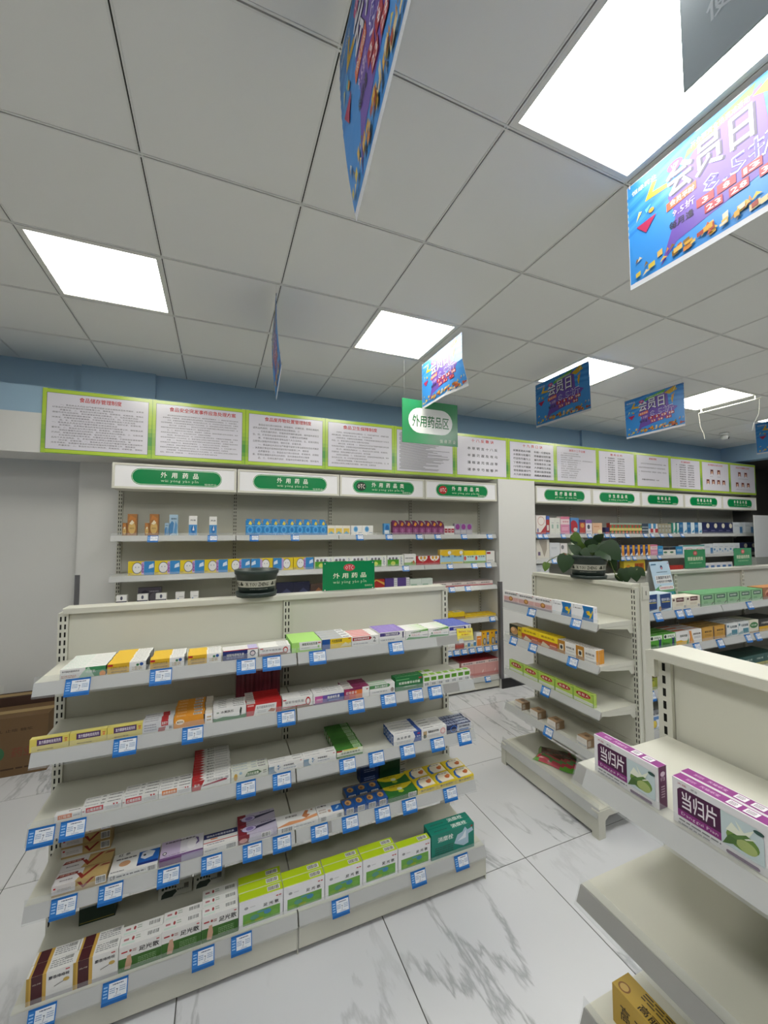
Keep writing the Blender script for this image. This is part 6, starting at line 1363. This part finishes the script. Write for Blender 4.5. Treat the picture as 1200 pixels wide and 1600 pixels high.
b.poly([(-Wc / 2, -lean, .001), (Wc / 2, -lean, .001), (Wc / 2, lean, .001), (-Wc / 2, lean, .001)], 0xd0d0ce)
b.build('back_panel', M['matte'], cal)
for x in (-.03, .05):
    b = MB(); b.box(x - .022, -lean - .018, .0, x + .022, -lean - .001, .05, 0xd9dcdc); b.build('paper_tab', M['matte'], cal)

# ------------------------------------------------------------------ plant pots
def pot(loc, R0, R1, H, lab, plant=False, rot=0.0):
    p = thing(empty('flower_pot', loc, rot), lab, 'potted plant' if plant else 'pot')
    b = MB(); b.lathe([(R0 - .012, 0), (R0 + .012, .0), (R0 + .016, .022), (R0 + .012, .022), (R0 + .004, .006), (0, .006)], 36); b.build('saucer', M['pot'], p, True, True)
    b = MB(); b.lathe([(0, .008), (R0 - .006, .008), (R0, .014), (R1 - .004, H - .022), (R1 + .002, H - .02), (R1 + .004, H - .002), (R1 + .001, H), (R1 - .008, H), (R1 - .012, H - .03), (0, H - .03)], 40)
    b.build('pot_body', M['pot'], p, True, True)
    b = MB(); z0, z1 = H * .38, H * .62
    rr = lambda z: R0 + (R1 - .004 - R0) * (z - .014) / (H - .036) + .0008
    n = 40
    for k in range(n):
        a, c = 2 * math.pi * k / n, 2 * math.pi * (k + 1) / n
        b.poly([(rr(z0) * math.cos(a), rr(z0) * math.sin(a), z0), (rr(z0) * math.cos(c), rr(z0) * math.sin(c), z0), (rr(z1) * math.cos(c), rr(z1) * math.sin(c), z1), (rr(z1) * math.cos(a), rr(z1) * math.sin(a), z1)], 0xb9b7a9)
    b.build('label_band', M['matte'], p)
    b = MB()
    def onband(u, v, k):
        a = -math.pi / 2 + (u - .5) * 2.2
        z = z0 + v * (z1 - z0); r_ = rr(z) + .0014 + k
        return (r_ * math.cos(a), r_ * math.sin(a), z)
    ops = [('x', .2, .74, .5, .6, 'Ж YOU ZHENG', 0x34362f, True)]
    for c_ in (.09, .86):
        ops += [('e', c_ - .025, .4, .022, .17, 0x34362f), ('e', c_ + .025, .4, .022, .17, 0x34362f), ('e', c_, .66, .022, .17, 0x34362f), ('r', c_ - .005, .15, c_ + .005, .5, 0x34362f)]
    ops += [('x', -.2, .03, .5, .6, 'ZHENG', 0x34362f, True), ('x', .93, 1.15, .5, .6, 'Ж YOU', 0x34362f, True), ('x', .3, .72, -.28, .18, 'WWW.YOZHFSC.COM', 0xa9aca4)]
    decal(b, ops, onband, .0002)
    b.build('lettering', M['matte'], p)
    return p
pot((.178, 2.082, 1.3665), .082, .102, .128, 'empty dark green flower pot with white lettered band on the left gondola')
pl = pot((2.325, 1.995, 1.3655), .098, .119, .152, 'dark green flower pot with trailing heart-leaved plant on the end gondola', True, math.radians(-52))
b = MB(); b.lathe([(0, .128), (.102, .126)], 24, 0x2c2119); b.build('soil', M['matte'], pl)
leafm = mat('leaf_green', 0x2c4427, 0.42, spec=0.4); grain(leafm, 30, .18)
leafl = mat('leaf_light_green', 0x56742f, 0.45, spec=0.4); grain(leafl, 30, .15)
stemm = mat('vine_stem', 0x6a7a44, 0.5)
def leaf_mesh(name, m):
    b = MB(); prof = [(0, 0), (.16, -.06), (.36, .0), (.46, .22), (.42, .46), (.28, .74), (.1, .95), (0, 1.05)]
    f = lambda x, y, s: (s * x, y, -.35 * x * x + .16 * y - .28 * y * y + .05 * x)
    for s in (1, -1):
        for (xa, ya), (xb, yb) in zip(prof, prof[1:]):
            ma, mb_ = ya, yb
            b.poly([f(0, max(0, ma), 1), f(xa, ya, s), f(xb, yb, s), f(0, max(0, mb_), 1)][:: s])
            b.poly([tuple(c - d for c, d in zip(q, (0, 0, .012))) for q in (f(0, max(0, ma), 1), f(xa, ya, s), f(xb, yb, s), f(0, max(0, mb_), 1))][:: -s])
    return b.mesh(name, m, True, True)
LM = [leaf_mesh('leaf', leafm), leaf_mesh('leaf', leafl)]
inv = Matrix.Rotation(math.radians(52), 4, 'Z')
def local(p): return inv @ (Vector(p) - Vector((2.325, 1.995, 1.3655)))
def leaf(pos, tip, size, kind=0, roll=0.0):
    """leaf from its stalk end towards its tip (scene coordinates)"""
    a, t = local(pos), local(tip)
    y = (t - a).normalized()
    vdir = inv.to_3x3() @ Vector((-.72, -.69, .25))     # blades face the light of the aisle
    z = (vdir - vdir.dot(y) * y).normalized()
    z = Matrix.Rotation(roll, 3, y) @ z
    x = y.cross(z)
    o = link('leaf', LM[kind], pl)
    m = Matrix((x, y, z)).transposed().to_4x4()
    o.matrix_local = Matrix.Translation(a) @ m @ Matrix.Scale(size, 4)
def vine(pts, r=.0028):
    b = MB(); b.tube([local(p) for p in pts], r, 6); b.build('stem', stemm, pl, True, True)
C0 = Vector((2.325, 1.995, 1.5))
def PP(u, v, d=0.0):
    """point about the pot: u metres to the right as seen from the aisle, v up from the pot rim, d towards the aisle"""
    right = Vector((.66, -.75, 0)); toward = Vector((-.75, -.66, 0))
    if u > .12: u = .12 + (u - .12) * .5
    return C0 + right * u + toward * d + Vector((0, 0, v))
for pts in ([(0, 0, 0), (-.04, .08, 0), (-.09, .15, 0)], [(.02, 0, .02), (.07, .1, .02), (.13, .09, .03)], [(.06, 0, .04), (.13, .04, .04), (.17, -.02, .04), (.2, -.09, .04), (.27, -.10, .04), (.33, -.07, .04), (.4, -.06, .04)], [(.07, 0, .05), (.14, -.02, .06), (.19, -.1, .06), (.25, -.135, .05), (.36, -.10, .05), (.44, -.06, .05)], [(-.06, 0, .06), (-.12, .03, .07), (-.15, .0, .07)], [(-.05, 0, .02), (-.15, .03, 0), (-.24, -.02, 0), (-.27, -.05, 0)]):
    vine([PP(*p) for p in pts])
for (p, t, s, k, ro) in (((-.13, .02, .08), (-.165, -.16, .10), .165, 0, 0), ((-.09, .16, .0), (.0, .07, .03), .10, 1, .4), ((-.03, .06, .05), (.02, .0, .09), .09, 0, .2), ((.0, .07, .03), (.09, .05, .06), .1, 0, -.3), ((.05, .09, .02), (.0, .02, .06), .09, 0, .5),
        ((.08, .10, .03), (.18, .02, .06), .13, 0, 0), ((.12, .09, .02), (.2, .07, .05), .1, 0, .6), ((.17, .05, .03), (.21, -.06, .05), .11, 0, 0), ((.15, .0, .05), (.2, -.12, .07), .11, 0, .9), ((.29, -.06, .05), (.33, -.2, .07), .125, 0, .1), ((.4, -.05, .05), (.45, -.19, .07), .125, 0, -.1),
        ((.44, -.06, .05), (.53, -.11, .06), .08, 0, .2), ((-.26, -.04, .0), (-.285, -.13, .02), .085, 1, .3), ((.02, .05, .0), (.07, .03, .05), .08, 1, .2), ((-.06, .1, .0), (.03, .03, .03), .09, 1, .9), ((.21, -.1, .05), (.27, -.16, .06), .08, 0, .8), ((-.03, .03, -.03), (-.08, .07, 0), .08, 0, .2), ((.05, .12, -.02), (.1, .16, 0), .09, 0, .5), ((.1, .1, .05), (.24, .0, .09), .19, 0, .2), ((-.02, .1, -.04), (-.1, .12, -.02), .12, 0, .3), ((.0, .06, -.05), (.08, .13, -.02), .15, 0, .1), ((.06, .05, .06), (.15, .0, .1), .13, 0, -.5), ((-.05, .04, .03), (-.13, .1, .04), .11, 0, .2)):
    leaf(PP(*p), PP(*t), s * .72, k, ro)

# ------------------------------------------------------------------ floor cartons, bag, camera, rod, screen
def card_box(x0, y0, x1, y1, h, lab, art, tone):
    t = thing(empty('shipping_carton', (x0, y0, 0)), lab, 'cardboard box')
    b = MB(); w, d = x1 - x0, y1 - y0
    b.box(0, 0, .0005, w, d, h - .003, tone); b.box(.0, .0, h - .003, w, d / 2 - .002, h, tone); b.box(0, d / 2 + .002, h - .003, w, d, h, tone)
    b.build('carton_body', M['matte'], t)
    b = MB(); decal(b, art, lambda u, v, k: (u * w, -k, v * h), .0003); b.box(w * .0, d / 2 - .03, h, w, d / 2 + .03, h + .0004, 0xa08a62); b.build('print', M['matte'], t)
card_box(-1.95, 3.62, -1.10, 3.86, .395, 'brown cardboard shipping carton on the floor behind the left gondola', [('x', .62, .9, .78, .05, '小儿 止咳 糖浆', 0x4a3a2c, True), ('e', .67, .4, .05, .12, 0x3f6a4a), ('x', .76, .92, .4, .16, '药业', 0x7a4a3a, True), ('l', .55, .1, .97, .16, 1, 0x4a3a2c)], 0x6e573e)
card_box(-1.98, 3.87, -1.085, 3.985, .455, 'shade-darkened brown carton standing behind the shipping carton', [], 0x44322a)  # shade on the rear carton is put into its tone

b = MB(); n = 14
def bagpt(i, j):
    u, v = i / n, j / n
    bulge = .034 * (max(0, math.sin(math.pi * u) * math.sin(math.pi * v))) ** .6
    wob = .010 * math.sin(7 * u + 3 * v) + .008 * math.sin(11 * v - 4 * u)
    return ((u - .5) * .27 + .012 * math.sin(5 * v), (v - .5) * .205 + .010 * math.sin(6 * u), .002 + bulge + max(0, wob) * (1 if bulge > .003 else .3))
for i in range(n):
    for j in range(n):
        u, v = (i + .5) / n, (j + .5) / n
        t = v + .18 * math.sin(4 * u)
        col = 0x5f9a3a if t < .14 else 0xb0424c if t < .28 else 0x5a7a4a if t < .38 else 0x9a4a4a if t < .47 else (0x4a352a if (i * 7 + j * 3) % 5 else 0x6a3a30)
        if v > .86: col = 0x5a8a4a if i % 5 else 0xa03a44
        if u < .06 or u > .95: col = 0x7aa05a
        b.poly([bagpt(i, j), bagpt(i + 1, j), bagpt(i + 1, j + 1), bagpt(i, j + 1)], col)
b.poly([(-.13, -.1, .001), (.13, -.1, .001), (.13, .1, .001), (-.13, .1, .001)], 0x7aa05a)
o = b.build('snack_pouch', M['gloss'], None, True, True); o.location = (2.118, 2.10, .1558); o.rotation_euler = (0, 0, math.radians(-62))
thing(o, 'crumpled green and red plastic pouch on the end gondola base', 'pouch')

cc = thing(empty('ceiling_camera', (6.62, 3.34, CZ - .003)), 'small white dome security camera under the ceiling near the corner', 'camera')
b = MB(); b.lathe([(0, 0), (.055, 0), (.055, -.02), (.05, -.026), (.03, -.03), (0, -.03)], 24); b.build('mount', M['white_plastic'], cc, True, True)
b = MB(); b.lathe([(.0, -.025), (.032, -.028), (.045, -.05), (.045, -.07), (.034, -.092), (.0, -.1)], 24); b.build('housing', M['white_plastic'], cc, True, True)
b = MB(); b.tube([(.022, -.028, -.07), (.030, -.042, -.075)], .017, 14, 0x1a1a1c); b.build('lens', M['gloss'], cc)

rd = thing(empty('banner_rod', (5.092, 2.25, CZ - .044)), 'thin white empty banner rod under the ceiling with dangling cords', 'rod')
b = MB(); b.tube([(0, -.02, 0), (0, .56, 0)], .0055, 8, 0xd9d8cc); b.build('ceiling_rod', M['gloss'], rd, True, True)
for y in (.03, .53):
    b = MB(); b.box(-.008, y - .006, -.002, .008, y + .006, .041, 0xd0cfc4); b.build('clip', M['gloss'], rd)
for y, s_ in ((0, 1), (.56, -1)):
    b = MB(); b.tube([(0, y, -.004), (.004, y + .004 * s_, -.08), (.0, y + .012 * s_, -.16), (-.012, y + .05 * s_, -.25), (-.02, y + .06 * s_, -.31)], .0012, 6, 0xc9c8bc); b.build('cord', M['gloss'], rd)

sc_ = thing(empty('glass_screen', (7.42, 3.42, 1.30)), 'pale frosted glass screen standing past the right wall shelves', 'screen')
b = MB(); b.box(0, 0, 0, 1.3, .008, .63); b.build('pane', M['frost'], sc_)
b = MB(); b.box(.47, -.01, -1.30, 1.3, .15, -.001, 0x8f938e); b.box(0, -.01, -1.30, .47, .15, -.001, 0x8f938e); b.build('counter', M['matte'], sc_)

so = thing(empty('wall_socket', (-1.585, YB, .39)), 'white wall socket at the left edge above the cartons', 'socket')
b = MB(); b.box(-.043, -.009, -.0, .043, -.0005, .086); b.build('plate', M['white_plastic'], so)
b = MB(); b.box(-.02, -.011, .03, .02, -.009, .055, 0x6a6a6a); b.build('socket_face', M['gloss'], so)
